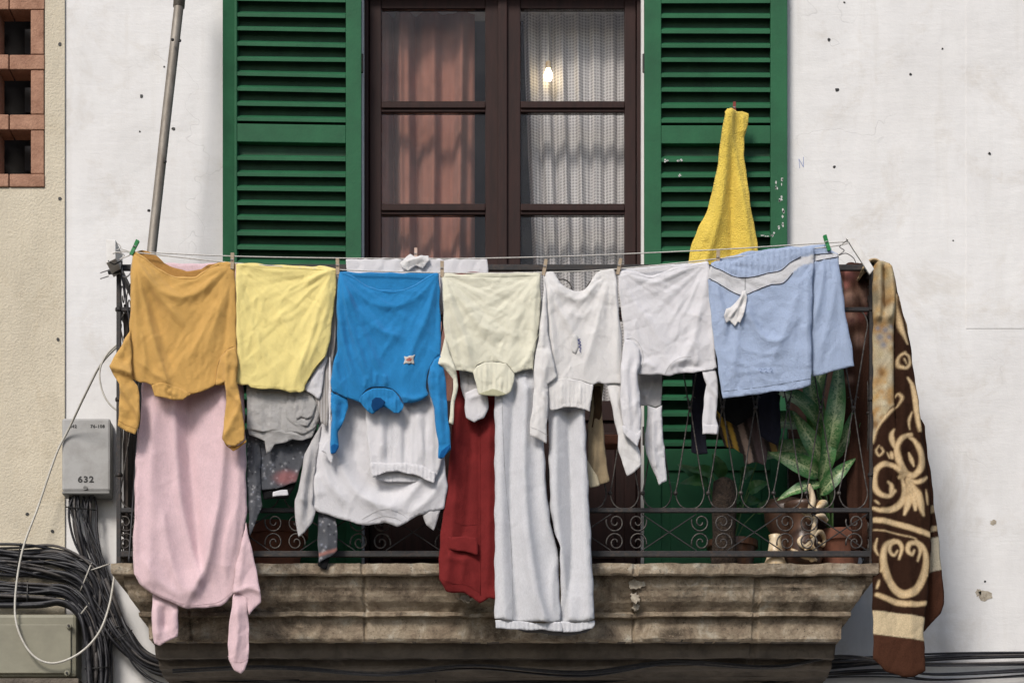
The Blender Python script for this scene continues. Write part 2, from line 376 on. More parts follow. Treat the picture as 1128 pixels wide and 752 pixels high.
def lace_mat():
    m, nt, N, L, P = nodes('white_lace')
    tc = N.new('ShaderNodeTexCoord').outputs['Object']; sp = N.new('ShaderNodeSeparateXYZ'); L.new(tc, sp.inputs[0])
    def mth(op, a, b=None):
        n = N.new('ShaderNodeMath'); n.operation = op
        for i, v in enumerate((a, b)):
            if v is None: continue
            if isinstance(v, (int, float)): n.inputs[i].default_value = v
            else: L.new(v, n.inputs[i])
        return n.outputs[0]
    k = 2*math.pi/.030
    a = mth('SINE', mth('MULTIPLY', mth('ADD', sp.outputs[0], sp.outputs[2]), k)); b_ = mth('SINE', mth('MULTIPLY', mth('SUBTRACT', sp.outputs[0], sp.outputs[2]), k))
    h = mth('GREATER_THAN', mth('MULTIPLY', a, b_), .10)
    al = mth('SUBTRACT', 1.0, mth('MULTIPLY', h, .45))
    P.inputs['Base Color'].default_value = (.66, .64, .63, 1); P.inputs['Roughness'].default_value = .9
    L.new(al, P.inputs['Alpha'])
    return m
curtain('lace_curtain', 'white lace net curtain behind the right door panes', lace_mat(), 576, 704, -12, 560, .27, .02, 1.7, lean=26, nf=8)
bulb = thing('light_bulb', W(604, 62, .21), 'bare glowing light bulb in front of the lace curtain', 'light bulb')
c = W(604, 84, .21)
em, nt, N, L, P = nodes('bulb_glow'); P.inputs['Emission Color'].default_value = (1, .78, .45, 1); P.inputs['Emission Strength'].default_value = 9
MB().lathe(tuple(c), [(.002, -.026), (.014, -.021), (.021, -.006), (.020, .010), (.012, .030), (.010, .036)], 20).build('glass_bulb', em, bulb, smooth=True)
MB().lathe((c.x, c.y, c.z+.036), [(.0135, 0), (.0135, .03), (.008, .036)], 14).build('socket', m_cream, bulb)
MB().tube([c+Vector((0, 0, .07)), Vector((c.x, c.y, OZ1+.2))], .0025, 6).build('flex', m_wcable, bulb)

# ---------------- shutters
def shutter(loc_px, label, xl, xr, sl, sr, ang, hinge, mats, ref=-.03):
    """xl..xr outer edges (px), sl/sr inner stile edges"""
    y0, y1 = -.062, -.017
    root = thing('window_shutter', (W(hinge, 0, ref).x, 0, FZ+.03), label, 'shutter', 'green louvred shutters beside the balcony door')
    def R(b, xa, xb, ya, yb, a, c): p, q = W(xa, yb, ref), W(xb, ya, ref); b.box(p.x, q.x, a, c, p.z, q.z)
    zt = -22; zbm = 651
    for (a, c) in ((xl, sl), (sr, xr)):
        b = MB(); R(b, a, c, zt, zbm, y0, y1); b.build('stile', mats, root, bevel=.003)
    for (a, c) in ((zt, -8), (141, 161), (496, 520), (634, zbm)):
        b = MB(); R(b, sl+.05, sr-.05, a, c, y0+.002, y1-.002); b.build('rail', mats, root, bevel=.003)
    b = MB(); R(b, sl+.05, sr-.05, 520.1, 633.9, -.050, -.030); b.build('lower_panel', mats, root)
    b = MB(); R(b, sl+10, sr-10, 532, 622, -.0585, -.0501); b.build('raised_panel', mats, root, bevel=.005)
    b = MB()
    def slats(ya, yb, pitch):
        y = yb-3; xa, xb = W(sl+.1, 0, ref).x, W(sr-.1, 0, ref).x
        while y > ya+4:
            z = W(0, y, ref).z; j = random.uniform(-.003, .003); jt = random.uniform(-.0025, .0025); t = .0175; rise = .026
            yf, yk = -.060, -.020
            rr = min(rise, W(0, ya, ref).z-z-t-.002)
            if rr > .008:
                b.add([(xx, yy, zz+(jt if xx == xa else 0)) for xx in (xa, xb) for (yy, zz) in ((yf, z+j), (yf, z+t+j), (yk, z+rr+t), (yk, z+rr))],
                      [(0, 1, 2, 3), (7, 6, 5, 4), (0, 4, 5, 1), (1, 5, 6, 2), (2, 6, 7, 3), (3, 7, 4, 0)])
            y -= pitch
    slats(-8, 141, 16.35); slats(161, 496, 16.4)
    b.build('louvers', mats, root, bevel=.0015)
    b = MB(); R(b, sl-3, sr+3, -12, 500, -.0165, -.004); b.build('inner_leaf_gap_shade', m_inner, root)  # backing leaf whose dark colour stands in for shade under the slats
    MB().tube([W(hinge, 60, -.05), W(hinge, 80, -.05)], .008, 8).build('hinge', m_iron, root)
    MB().tube([W(hinge, 470, -.05), W(hinge, 490, -.05)], .008, 8).build('hinge', m_iron, root)
    root.rotation_euler.z = ang
    return root
sh = shutter(0, 'green louvred shutter left of the door, folded back behind the orange and yellow laundry', 259, 398, 262+0, 381, math.radians(2.2), 398, m_green)
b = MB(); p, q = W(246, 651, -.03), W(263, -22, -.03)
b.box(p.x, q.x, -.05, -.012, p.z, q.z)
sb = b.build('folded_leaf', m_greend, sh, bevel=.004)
sh2 = shutter(0, 'green louvred shutter right of the door with the yellow towel hanging on it', 709.5, 866.5, 728, 848, 0, 709.5, m_green)
m_flake = M('flaked_white', (.6, .6, .58), (.4, .42, .4), 60, .8, 0)
for (x, y, a, c) in [(858, 214, 5, 10), (855, 205, 2, 5), (861, 235, 4, 8), (859, 248, 5, 5), (735, 177, 5, 1.5), (748, 177, 4, 1.5), (842, 260, 6, 1.5), (749, 193, 1.5, 1.5), (852, 258, 3, 2), (861, 200, 1.5, 4)]:
    for k in range(4):
        cx, cy = x+random.uniform(-a, a)*.7, y+random.uniform(-c, c)*.9; n = 8
        if 846 > cx > 729 and abs(cy-177) > 3 and abs(cy-260) > 3 and abs(cy-193) > 3: continue
        cc = W(cx, cy, -.0635)
        ps = [(cc.x+math.cos(t)*.0043*random.uniform(.3, .6)*min(a, 2.5), cc.z+math.sin(t)*.0043*random.uniform(.3, .8)*min(c, 3)) for t in np.linspace(0, 2*math.pi, n+1)[:-1]]
        MB().add([(u, -.0629, v) for u, v in ps], [tuple(range(n))]).build('chipped_paint', m_flake, sh2)

# ---------------- balcony slab
slab = thing('balcony_slab', (0, 0, FZ-.5), 'weathered moulded stone balcony slab under the railing', 'balcony')
XL, XR = W(122, 0, -.67).x, W(968, 0, -.67).x
prof = [(620, -.67), (626, -.671), (631.5, -.668), (633.5, -.66), (634, -.622), (646, -.617), (650, -.607), (656, -.602), (662, -.588), (668, -.562), (673, -.548), (674.5, -.563), (678, -.562), (680, -.528), (692, -.524), (703, -.522), (706, -.512), (708, -.44), (716, -.43), (724, -.41), (726, -.33), (733, -.32), (736, -.30), (739, -.24), (744, -.2)]
joints = [W(x, 0, -.67).x for x in (205, 400, 637, 700)]
xs = sorted(set([round(x, 4) for x in np.linspace(0, 1, 331)]))
def nz(x, z, s, seed=0):
    from mathutils import noise as mn
    return mn.fractal(Vector((x*s+seed, z*s*1.7, seed*.37)), 1.0, 2.0, 4)
def slab_ring(py, y, top=False):
    z = W(0, py, y).z if not top else FZ
    ins = min(y+.67, .16); pts = []
    xa, xb = XL+ins, XR-ins; n = 20
    for k in range(n): pts.append((xa+.004*nz(3, k*.1+z, 9, 5), y*k/n*1.0, z))
    for t in xs:
        x = xa+(xb-xa)*t
        d = .006*nz(x, z, 5)+.004*nz(x, z*3, 22, 3)
        chip = max(0, nz(x, z, 3.1, 9)-.28)*.05
        if y < -.5:
            for j in joints:
                if abs(x-j) < .006: d += .012
        if y > -.66 and abs(x-W(833, 0, -.56).x) < .012: d += .012
        pts.append((x, y+max(d+chip, -.004), z+.004*nz(x, z, 14, 7)*(0 if top else 1)))
    for k in range(n, -1, -1): pts.append((xb+.004*nz(5, k*.1+z, 9, 6), y*k/n, z))
    return pts
rings = [[(p[0], p[1], FZ) for p in slab_ring(620, -.66, True)]]+[slab_ring(py, y) for py, y in prof]
n = len(rings[0]); b = MB(); vs = [p for r_ in rings for p in r_]
fs = [(i*n+k, i*n+k+1, (i+1)*n+k+1, (i+1)*n+k) for i in range(len(rings)-1) for k in range(n-1)]
fs += [tuple(range(n)), tuple(range(len(rings)*n-1, (len(rings)-1)*n-1, -1))]
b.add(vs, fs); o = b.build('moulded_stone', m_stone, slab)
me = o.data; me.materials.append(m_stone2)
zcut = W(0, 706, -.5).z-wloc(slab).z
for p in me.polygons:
    if p.center.z < zcut: p.material_index = 1  # darker stone below the fascia: underside shade painted in, along with soot
def chip(px, py, y, a, c, n=26, mat=None):
    ce = W(px, py, y); ps = []
    for t in np.linspace(0, 2*math.pi, n+1)[:-1]: ps.append((ce.x+math.cos(t)*a*.0041*random.uniform(.45, 1.25), ce.z+math.sin(t)*c*.0041*random.uniform(.5, 1.3)))
    MB().add([(x, y-.002, z) for x, z in ps]+[(x, y+.03, z) for x, z in ps], [tuple(range(n)), tuple(range(2*n-1, n-1, -1))]+[(i, (i+1) % n, n+(i+1) % n, n+i) for i in range(n)]).build('plaster_chip', mat or m_chip, slab)
chip(702, 643, -.615, 10, 7); chip(699, 658, -.60, 6, 6); chip(513, 659, -.598, 7, 4); chip(700, 668, -.57, 4, 4)

# ---------------- railing
ry = -.62; RS = (ry-CAMY)/F
RXL, RXR = W(131, 0, ry).x, W(960, 0, ry).x
rail = thing('iron_railing', (W(545, 0, ry).x, ry, FZ), 'black wrought iron balcony railing with scrolls behind the washing', 'railing')
zr = lambda py: W(0, py, ry).z
def panel(mp, L0, L1, cells, groups):
    """mp(u_px, py)->world"""
    for nm, py, h in (('top_rail', 295, .013), ('middle_rail', 341, .009), ('lower_rail', 562, .010), ('bottom_rail', 610, .013)):
        a, c = mp(L0, py), mp(L1, py); d = (c-a).normalized(); nrm = Vector((0, 0, 1)).cross(d)
        b = MB(); vs = [p+nrm*sx*.009+Vector((0, 0, sz*h)) for p in (a, c) for sx in (-1, 1) for sz in (-1, 1)]
        b.add(vs, [(0, 1, 3, 2), (4, 6, 7, 5), (0, 4, 5, 1), (2, 3, 7, 6), (0, 2, 6, 4), (1, 5, 7, 3)]); b.build(nm, m_iron, rail, bevel=.002)
    for x in cells:
        w = 32; h = [(16.0, 447), (12.5, 468), (3.5, 525), (.3, 543), (3.5, 554), (9, 559), (16, 560), (23, 559), (28.5, 554), (w-.3, 543), (w-3.5, 525), (w-12.5, 468), (w-15.5, 447)]
        b = MB(); b.tube([mp(x+p[0], p[1]) for p in cr(h, 4)], .0034, 5)
        b.tube([mp(x+p[0], 901-p[1]) for p in cr(h, 4)], .0034, 5)
        for (cx, cy) in ((16, 449), (0, 543), (0, 358)):
            c = mp(x+cx, cy); b.lathe((c.x, c.y, c.z), [(.004, -.009), (.009, -.006), (.010, 0), (.009, .006), (.004, .009)], 8)
        b.tube([mp(x+16, 444), mp(x+13, 436), mp(x+10, 438)], .0028, 5); b.tube([mp(x+16, 444), mp(x+19, 436), mp(x+22, 438)], .0028, 5)
        b.build('baluster', m_iron_l, rail, smooth=True)
    def spiral(cx, cy, r0, r1, turns, a0, sg):
        return [(cx+(r0+(r1-r0)*t)*math.cos(a0+sg*2*math.pi*turns*t), cy+(r0+(r1-r0)*t)*math.sin(a0+sg*2*math.pi*turns*t)) for t in np.linspace(0, 1, 40)]
    for (cx, sides) in groups:
        for sx in sides:
            b = MB()
            for sy in (-1, 1):
                sp = spiral(0, 0, 1.8, 11.3, 1.55, math.pi*1.0, 1)
                b.tube([mp(cx+sx*(12+p[0]*.93), 586+sy*(11.0+p[1])) for p in sp], .0036, 5)
            b.build('scroll', m_iron_l, rail, smooth=True)
        if 1 in sides:
            for (ya, yb) in ((566, 606), (606, 566)):
                b = MB(); b.tube([mp(cx+17, ya), mp(cx+77, yb)], .003, 5); b.build('cross_bar', m_iron, rail)
    x = L0+24
    k = 0
    while x < L1-10:
        b = MB(); sp = spiral(0, 0, 3, 20, 1.7, 0, 1); s_ = 1 if k % 2 else -1
        b.tube([mp(x+s_*p[0], 318+p[1]) for p in sp], .003, 5); b.build('upper_scroll', m_iron_l, rail, smooth=True)
        x += 42; k += 1
panel(lambda u, py: W(u, py, ry), 131, 960, [924-36*k for k in range(23)], [(690+94*k, (-1, 1)) for k in range(-5, 3)]+[(954, (-1,)), (126, (1,))])
def side(X): return lambda u, py: Vector((X, ry+u*RS, zr(py)))
for X in (RXL, RXR): panel(side(X), 2, 150, [5+36*k for k in range(4)], [(40, (-1, 1)), (134, (-1,))])
for X, px in ((RXL, 131), (RXR, 960)):
    b = MB(); b.box(X-.010, X+.010, ry-.010, ry+.010, FZ, zr(287))
    for py in (440, 523, 341): z = zr(py); b.lathe((X, ry, z), [(.010, -.012), (.017, -.006), (.017, .006), (.010, .012)], 10)
    b.build('corner_post', m_iron, rail, bevel=.002)
    MB().box(X-.008, X+.008, -.02, 0.0, FZ, zr(293)).build('wall_post', m_iron, rail, bevel=.002)

# ---------------- left side: board, pole, plates, plug
bd = MB(); xa, xb = RXL+.016, RXL+.034
for k in range(4): bd.box(xa, xb+random.uniform(-.003, .003), ry+.03+k*.135, ry+.16+k*.135, FZ+.015, zr(330+random.uniform(-6, 6)))
o = bd.build('weathered_board', M('dark_old_board', (.075, .06, .05), (.03, .026, .024), 9, .9, .7, 60, .006, vec=(3, 3, .3)), None, (xa, ry+.3, FZ+.015), bevel=.003)
tag(o, 'dark weathered boards standing inside the left end of the railing', 'board')
pole = thing('steel_pole', W(167, 300, -.40), 'leaning grey steel pole rising behind the orange sweater', 'pole')
pts = Wl([(201, -60), (197, 0), (182, 140), (167, 278), (160, 345)], 0); pts = [Vector((W(p[0], p[1], y).x, y, W(p[0], p[1], y).z)) for p, y in (((202, -60), -.30), ((197, 8), -.33), ((182, 140), -.36), ((167, 278), -.40), ((158, 345), -.43))]
MB().tube(pts, .0225, 16).build('pole_tube', m_pole, pole, smooth=True)
MB().tube([pts[0]+Vector((.002, 0, .02)), pts[1]], .027, 16).build('upper_sleeve', m_pole, pole, smooth=True)
for (px, py) in ((190, 44), (198, 45), (164, 232), (170, 259), (182, 178)):
    c = W(px, py, -.39); MB().lathe((c.x, c.y, c.z), [(.002, -.006), (.007, -.004), (.007, .004), (.002, .006)], 8).build('bolt', m_iron, pole)
def plate(pxs, y0, y1): # polygon in px extruded
    n = len(pxs); return MB().add([W(x, y, y0) for x, y in pxs]+[W(x, y, y0)+Vector((0, y1-y0, 0)) for x, y in pxs], [tuple(range(n)), tuple(range(2*n-1, n-1, -1))]+[(i, (i+1) % n, n+(i+1) % n, n+i) for i in range(n)])
br = thing('line_bracket', W(122, 290, -.75), 'small white metal bracket holding the washing line at the left end', 'bracket')
plate([(117, 263), (127.5, 264), (127.5, 285), (117, 290)], -.80, -.62).build('bracket_plate', m_pwhite, br, bevel=.003)
MB().tube(crW([(127, 266), (133, 272), (128, 277), (137, 281), (131, 286), (145, 279), (133, 274)], -.79), .0022, 5).build('twisted_wire', m_rope, br)
MB().tube(crW([(119, 287, -.8), (126, 291, -.78), (134, 288, -.74), (133, 300, -.66), (131, 310, -.63)], -.7), .003, 5).build('wire_stay', m_iron, br)
MB().tube(crW([(131, 292), (133, 302), (139, 305), (144, 300), (145, 290)], -.66), .003, 6).build('white_loop', m_pwhite, br)
br2 = thing('line_bracket', W(948, 290, -.75), 'tilted white metal bracket holding the washing line above the blanket', 'bracket')
plate([(932, 262), (942, 262), (963, 296), (958, 302)], -.79, -.775).build('bracket_plate', m_pwhite, br2, bevel=.002)
MB().tube([W(951, 290, -.775), W(958, 300, -.63)], .006, 8).build('bracket_arm', m_iron, br2)
MB().tube(crW([(934, 264), (929, 268), (925, 272), (930, 276), (924, 281), (932, 279), (940, 284), (943, 290)], -.795), .002, 5).build('twisted_wire', m_iron_l, br2)
pg = thing('power_plug', W(128, 300, -.66), 'black two pin plug sticking out beside the left railing post', 'plug')
MB().tube([W(133, 297, -.66), W(127, 298, -.66), (W(119, 300, -.66))], [.013, .016, .011], 8).build('plug_body', m_black, pg)
for dy in (-1.5, 5): MB().tube([W(120, 299+dy, -.66), W(110.5, 302+dy, -.66)], .0024, 6).build('pin', m_steel, pg)
o = MB().tube(crW([(133, 299, -.66), (139, 330, -.67), (146, 380, -.665), (149, 420, -.66), (157, 452, -.66), (151, 490, -.66), (146, 560, -.65), (142, 618, -.70)], -.66), .0045, 6).build('black_flex', m_cable, None, W(140, 450, -.66), smooth=True)
tag(o, 'black flex running down the left railing post from the plug', 'cable')

# ---------------- electrics
mb = thing('meter_box', (W(95, 0, 0).x, 0, W(0, 545, 0).z), 'grey plastic junction box numbered 632 on the white wall', 'electrical box')
a, c = W(68.5, 541, -.10), W(122, 461, -.10)
MB().box(a.x+.004, c.x-.004, -.088, -.001, a.z+.003, c.z-.003).build('housing', m_greybox_d, mb, bevel=.006)
MB().box(a.x, c.x, -.11, -.0881, a.z, c.z).build('lid', m_greybox, mb, bevel=.012)
MB().box(a.x+.002, c.x-.002, -.115, -.02, a.z-.016, a.z-.001).build('bottom_lip', m_greybox_d, mb, bevel=.005)
b = MB(); e = W(94, 537, -.113); b.tube([(e.x, -.1101, e.z), (e.x, -.116, e.z)], .010, 16); b.build('lid_screw', m_greybox_d, mb)
MB().box(e.x-.007, e.x+.007, -.1172, -.1161, e.z-.0012, e.z+.0012).build('screw_slot', m_black, mb)
def text(body, size, px, py, y, mat, parent, sx=1, bold=.0):
    cu = bpy.data.curves.new('lettering', 'FONT'); cu.body = body; cu.size = size; cu.align_x = 'CENTER'; cu.align_y = 'CENTER'; cu.space_character = 1.15; cu.offset = bold; cu.extrude = .0004
    t = bpy.data.objects.new('t', cu); COL.objects.link(t); bpy.context.view_layer.update()
    me = bpy.data.meshes.new_from_object(t.evaluated_get(bpy.context.evaluated_depsgraph_get())); bpy.data.objects.remove(t)
    p = W(px, py, y); base = wloc(parent)
    for v in me.vertices: x, q, e_ = v.co; v.co = (p.x-base.x+x*sx, y-base.y-e_, p.z-base.z+q)
    return link_mesh('lettering', me, mat, parent)
text('632', .040, 94.5, 528, -.1112, m_black, mb, 1.15, .0012)
text('442', .020, 80.5, 469.5, -.1112, m_black, mb, 1.05, .0006)
text('76-108', .020, 107.5, 469.5, -.1112, m_black, mb, 1.05, .0006)
cb = thing('metal_cabinet', (W(35, 0, 0).x, 0, W(0, 752, 0).z-.2), 'drab green metal cable cabinet at the bottom left corner', 'cabinet')
a, c = W(-60, 745, -.16), W(84, 675, -.16)
MB().box(a.x, c.x, -.15, -.014, a.z, c.z).build('cabinet_box', m_drab, cb, bevel=.018)
a2, c2 = W(-52, 741, -.165), W(78, 687, -.165)
MB().box(a2.x, c2.x, -.163, -.1502, a2.z, c2.z).build('cabinet_lid', m_drab, cb, bevel=.004)
for (px, py) in ((76, 689), (74, 741)):
    e = W(px, py, -.17); MB().tube([(e.x, -.1632, e.z), (e.x, -.175, e.z)], .014, 14).build('lid_bolt', m_drab, cb, bevel=.003); MB().tube([(e.x, -.1751, e.z), (e.x, -.181, e.z)], .006, 6).build('lid_bolt', m_iron, cb)
a = W(-60, 752, -.2); c = W(86, 746, -.2); MB().box(a.x, c.x, -.19, -.014, a.z, c.z).build('cabinet_ledge', m_stone2, cb, bevel=.004)

def bundle(label, path, ncab, spread, rr, y, base, droop=0, mats=(None,), jit=.35, group=None):
    root = thing('cable_bundle', W(*base, y), label, 'cables')
    for k in range(ncab):
        oy = random.uniform(-1, 1); ph = random.uniform(0, 6); pts = []
        for i, p in enumerate(path):
            sp = p[2] if len(p) > 2 else spread
            q = oy*.75+.4*math.sin(ph+i*1.3)*jit*2
            # offset perpendicular to the run
            a = path[max(i-1, 0)]; c_ = path[min(i+1, len(path)-1)]; dx, dy = c_[0]-a[0], c_[1]-a[1]; l = math.hypot(dx, dy) or 1
            pts.append((p[0]-dy/l*q*sp, p[1]+dx/l*q*sp, y+random.uniform(-.035, .015)+.01*math.sin(ph+i)))
        MB().tube(crW(pts, y, 7), random.uniform(*rr), 6).build('cable', mats[k % len(mats)], root, smooth=True)
    if len(path) > 5 and ncab > 10:
        for i in (1, 3, 5):
            p = path[i]; q = path[i-1]; dx, dy = p[0]-q[0], p[1]-q[1]; l = math.hypot(dx, dy); sp = (p[2] if len(p) > 2 else spread)*1.02; ring = []
            for t in np.linspace(0, 2*math.pi, 22): ring.append(W(p[0]-dy/l*sp*math.cos(t), p[1]+dx/l*sp*math.cos(t), y-.012+.042*math.sin(t)))
            MB().tube(ring, .0032, 5).build('cable_tie', m_wcable if i == 3 else m_black, root)
    return root
mc = (m_cable, m_cable, m_cable2, m_cable)
bundle('thick tangle of black cables crossing the beige wall below its holes', [(-30, 612, 16), (20, 618, 20), (60, 620, 20), (95, 634, 17), (115, 668, 14), (135, 700, 12), (165, 728, 8), (230, 740, 5), (330, 747, 4)], 24, 20, (.004, .011), -.07, (40, 640), mats=mc)
bundle('lower run of black cables bending down above the green cabinet', [(-30, 652, 14), (30, 654, 14), (70, 655, 12), (92, 672, 10), (104, 700, 11), (107, 735, 13), (106, 775, 14)], 20, 12, (.004, .011), -.09, (60, 660), mats=mc)
bundle('cables dropping from the grey box numbered 632', [(92, 541, 14), (90, 560, 17), (96, 590, 15), (108, 625, 13), (116, 660, 12), (112, 700, 13), (108, 770, 16)], 20, 12, (.003, .008), -.06, (95, 560), mats=mc)
bundle('thin pair of black cables lying on top of the green cabinet', [(-30, 668, 3), (40, 667, 3), (68, 664, 3), (84, 676, 4), (92, 700, 5), (98, 770, 6)], 5, 3, (.008, .013), -.12, (40, 668), mats=(m_cable,))
bundle('black cables sweeping under the balcony slab to the right', [(118, 640, 5), (130, 690, 7), (160, 728, 8), (215, 742, 6), (330, 748, 5), (480, 744, 7), (640, 748, 8), (760, 735, 6), (880, 733, 6), (980, 727, 5), (1060, 722, 4), (1180, 720, 4)], 12, 6, (.003, .007), -.05, (620, 745), mats=mc)
bundle('slack black cables along the wall at the bottom right', [(820, 758, 4), (900, 744, 4), (980, 741, 5), (1040, 746, 5), (1180, 738, 6)], 5, 5, (.003, .006), -.045, (1000, 745), mats=mc)
bundle('loose thin black cables drooping at the lower left below the slab', [(128, 668, 2), (133, 700, 5), (155, 735, 6), (190, 752, 6), (260, 760, 4)], 4, 5, (.0025, .004), -.06, (150, 735), mats=mc)
bundle('black cables hanging in shallow loops along the underside of the slab', [(190, 738, 3), (300, 733, 4), (420, 741, 5), (520, 732, 5), (640, 740, 5), (740, 728, 4), (850, 733, 4), (925, 722, 3), (1010, 730, 3), (1180, 728, 3)], 8, 6, (.0025, .006), -.33, (600, 740), mats=mc)
o = MB().tube(crW([(133, 378, -.5), (112, 400, -.4), (96, 430, -.3), (76, 472, -.14), (62, 500, -.12), (42, 558, -.12), (25, 605, -.15), (17, 655, -.17), (19, 690, -.19), (35, 720, -.2), (58, 730, -.2), (86, 720, -.2), (108, 698, -.19), (120, 668, -.17), (126, 634, -.15)], -.1, 10), .0052, 8).build('white_cable', m_wcable, None, W(60, 700, -.15), smooth=True)
tag(o, 'long white cable hanging in a big loop at the lower left', 'cable')
o = MB().tube(crW([(133, 376), (118, 390), (110, 408), (112, 428), (120, 444), (133, 455)], -.5, 10), .004, 8).build('white_cable', m_wcable, None, W(112, 415, -.5), smooth=True)
tag(o, 'short white cable curving out beside the orange sleeve', 'cable')
# washing lines
L1 = [(124, 276), (250, 282), (372, 284.3), (487, 285), (600, 283), (680, 280), (790, 275), (870, 270), (936, 266)]
L2 = [(124, 279), (148, 278), (256, 289.5), (372, 297), (487, 300.5), (600, 300), (682, 296), (791, 285), (911, 272), (936, 267)]
for pts, y, lb in ((L1, -.70, 'white inner washing line carrying the white cloth behind the blue sweater'), (L2, -.80, 'white outer washing line pegged with the front row of clothes')):
    o = MB().tube(crW(pts, y, 6), .0026, 6).build('washing_line', m_rope, None, W(530, 290, y), smooth=True); tag(o, lb, 'washing line', 'washing lines across the balcony')
# ================================================================= LAUNDRY
CL = {}
def resample(poly, step):
    out = []; n = len(poly)
    for i in range(n):
        a = np.array(poly[i], float); c = np.array(poly[(i+1) % n], float); l = np.linalg.norm(c-a)
        k = max(1, int(round(l/step)))
        for t in range(k): out.append(a+(c-a)*t/k)
    return np.array(out)
def inside(pts, poly):
    x, y = pts[:, 0], pts[:, 1]; r = np.zeros(len(pts), bool); n = len(poly); j = n-1
    for i in range(n):
        xi, yi = poly[i]; xj, yj = poly[j]
        c = ((yi > y) != (yj > y)) & (x < (xj-xi)*(y-yi)/((yj-yi) if yj != yi else 1e-9)+xi)
        r ^= c; j = i
    return r
def dist_poly(pts, line, closed=False):
    """distance to polyline, param 0..1 along, signed side"""
    L = [np.array(p, float) for p in line]
    if closed: L = L+[L[0]]
    seg = [np.linalg.norm(L[i+1]-L[i]) for i in range(len(L)-1)]; tot = sum(seg) or 1
    best = np.full(len(pts), 1e9); par = np.zeros(len(pts)); side = np.ones(len(pts)); acc = 0
    for i in range(len(L)-1):
        a, d = L[i], L[i+1]-L[i]; l2 = d@d or 1e-9
        t = np.clip(((pts-a)@d)/l2, 0, 1); q = a+t[:, None]*d; e = pts-q; dd = np.hypot(e[:, 0], e[:, 1])
        m = dd < best; best[m] = dd[m]; par[m] = ((acc+t*seg[i])/tot)[m]; side[m] = np.sign(d[0]*e[:, 1]-d[1]*e[:, 0])[m]
        acc += seg[i]
    return best, par, side
def cloth(name, outline, y, mat, parent=None, base=None, h=2.1, folds=(), pins=(), swag=None, vert=None, wr=(1.2, 16), grain=None, eps=(.02, .012),
          roll=(.008, 7), it=70, corner=1, col=None, solid=.0010, seed=0, extra=None, bend=.14, conf=None, lift=.002):
    if name == 'sleeve' and wr: wr = (wr[0]*1.7, wr[1]*.8)
    R = np.random.default_rng(hash(name+str(outline[0])+str(seed)) % 1 if False else int(abs(outline[0][0]*7+outline[0][1]*13+seed*101+y*1000)))
    B = resample(outline, h)
    for _ in range(corner):
        B = B*.84+.08*(np.roll(B, 1, 0)+np.roll(B, -1, 0))
    # tiny irregularity along the hems
    nb = len(B); ph = R.uniform(0, 6, 3)
    t_ = np.arange(nb)*h
    B = B+np.stack([.4*np.sin(t_/9+ph[0])+.3*np.sin(t_/4.3+ph[1]), .4*np.sin(t_/7+ph[2])+.35*np.sin(t_/3.9+ph[0])], 1)
    x0, y0_ = B.min(0); x1, y1_ = B.max(0)
    gx, gy = np.meshgrid(np.arange(x0, x1, h), np.arange(y0_, y1_, h*.87)); gx = gx+(np.arange(gx.shape[0])[:, None] % 2)*h/2
    G = np.stack([gx.ravel(), gy.ravel()], 1)+R.uniform(-.18, .18, (gx.size, 2))*h
    G = G[inside(G, B)]; dB = dist_poly(G, B, True)[0]; G = G[dB > h*.55]
    pts = np.vstack([B, G]); n = len(pts)
    cv, ce, cf, _, _, _ = delaunay_2d_cdt([Vector(p) for p in pts], [], [list(range(nb))], 1, 1e-5)
    pts = np.array([[p.x, p.y] for p in cv]); n = len(pts)
    tri = [f for f in cf]
    dist = dist_poly(pts, B, True)[0]; bmask = dist < .3
    w = np.zeros(n)
    if roll: roll = (roll[0]*.16, roll[1]*.45)
    if roll: w -= roll[0]*np.clip(1-dist/roll[1], 0, 1)**2
    for f in folds:
        line, amp, wid = f[0], f[1]/1000, f[2]; wid2 = f[3] if len(f) > 3 else wid; tap = f[4] if len(f) > 4 else 'both'
        ln = cr(line, 6) if len(line) > 2 else line
        d, t, s = dist_poly(pts, ln)
        ww = np.where(s > 0, wid, wid2)
        env = np.ones(n)
        if tap in ('both', 'start'): env *= np.clip(t/.22, 0, 1)
        if tap in ('both', 'end'): env *= np.clip((1-t)/.22, 0, 1)
        w += 2.3*amp*np.exp(-(np.sqrt((d/ww)**2+.06)-.245)*1.25)*(.15+.85*env)
    for (px, py, amp, k, Rr) in pins:
        th = np.arctan2(pts[:, 1]-py, pts[:, 0]-px); r = np.hypot(pts[:, 0]-px, pts[:, 1]-py); p = R.uniform(0, 6, 4)
        f = np.sin(th*k+p[0])+.6*np.sin(th*k*1.9+p[1]+.01*r)+.4*np.sin(th*k*3.1+p[2])
        w += amp/1000*f*np.clip(r/25, 0, 1)*np.exp(-r/Rr)
    if swag:
        (ax, ay), (bx, by), amp, lam, dec = swag
        t = np.clip((pts[:, 0]-ax)/(bx-ax), 0, 1); bow = 4*t*(1-t); s = (pts[:, 1]-(ay+(by-ay)*t))/(.25+.75*bow)
        w += amp/1000*np.cos(2*math.pi*s/lam)*np.exp(-np.abs(s)/dec)*bow**.6
    if vert:
        amp, lam, ph_ = vert[:3]; lean = vert[3] if len(vert) > 3 else 0
        u = pts[:, 0]+lean*(pts[:, 1]-y0_)
        vv = np.clip((pts[:, 1]-y0_)/max(20, (y1_-y0_)), 0, 1)
        w += amp/1000*(np.sin(2*math.pi*u/lam+ph_)+.5*np.sin(2*math.pi*u/(lam*.57)+ph_*2+1.2*vv)+.3*np.sin(2*math.pi*u/(lam*.31)+2*vv))*(.5+.5*vv)
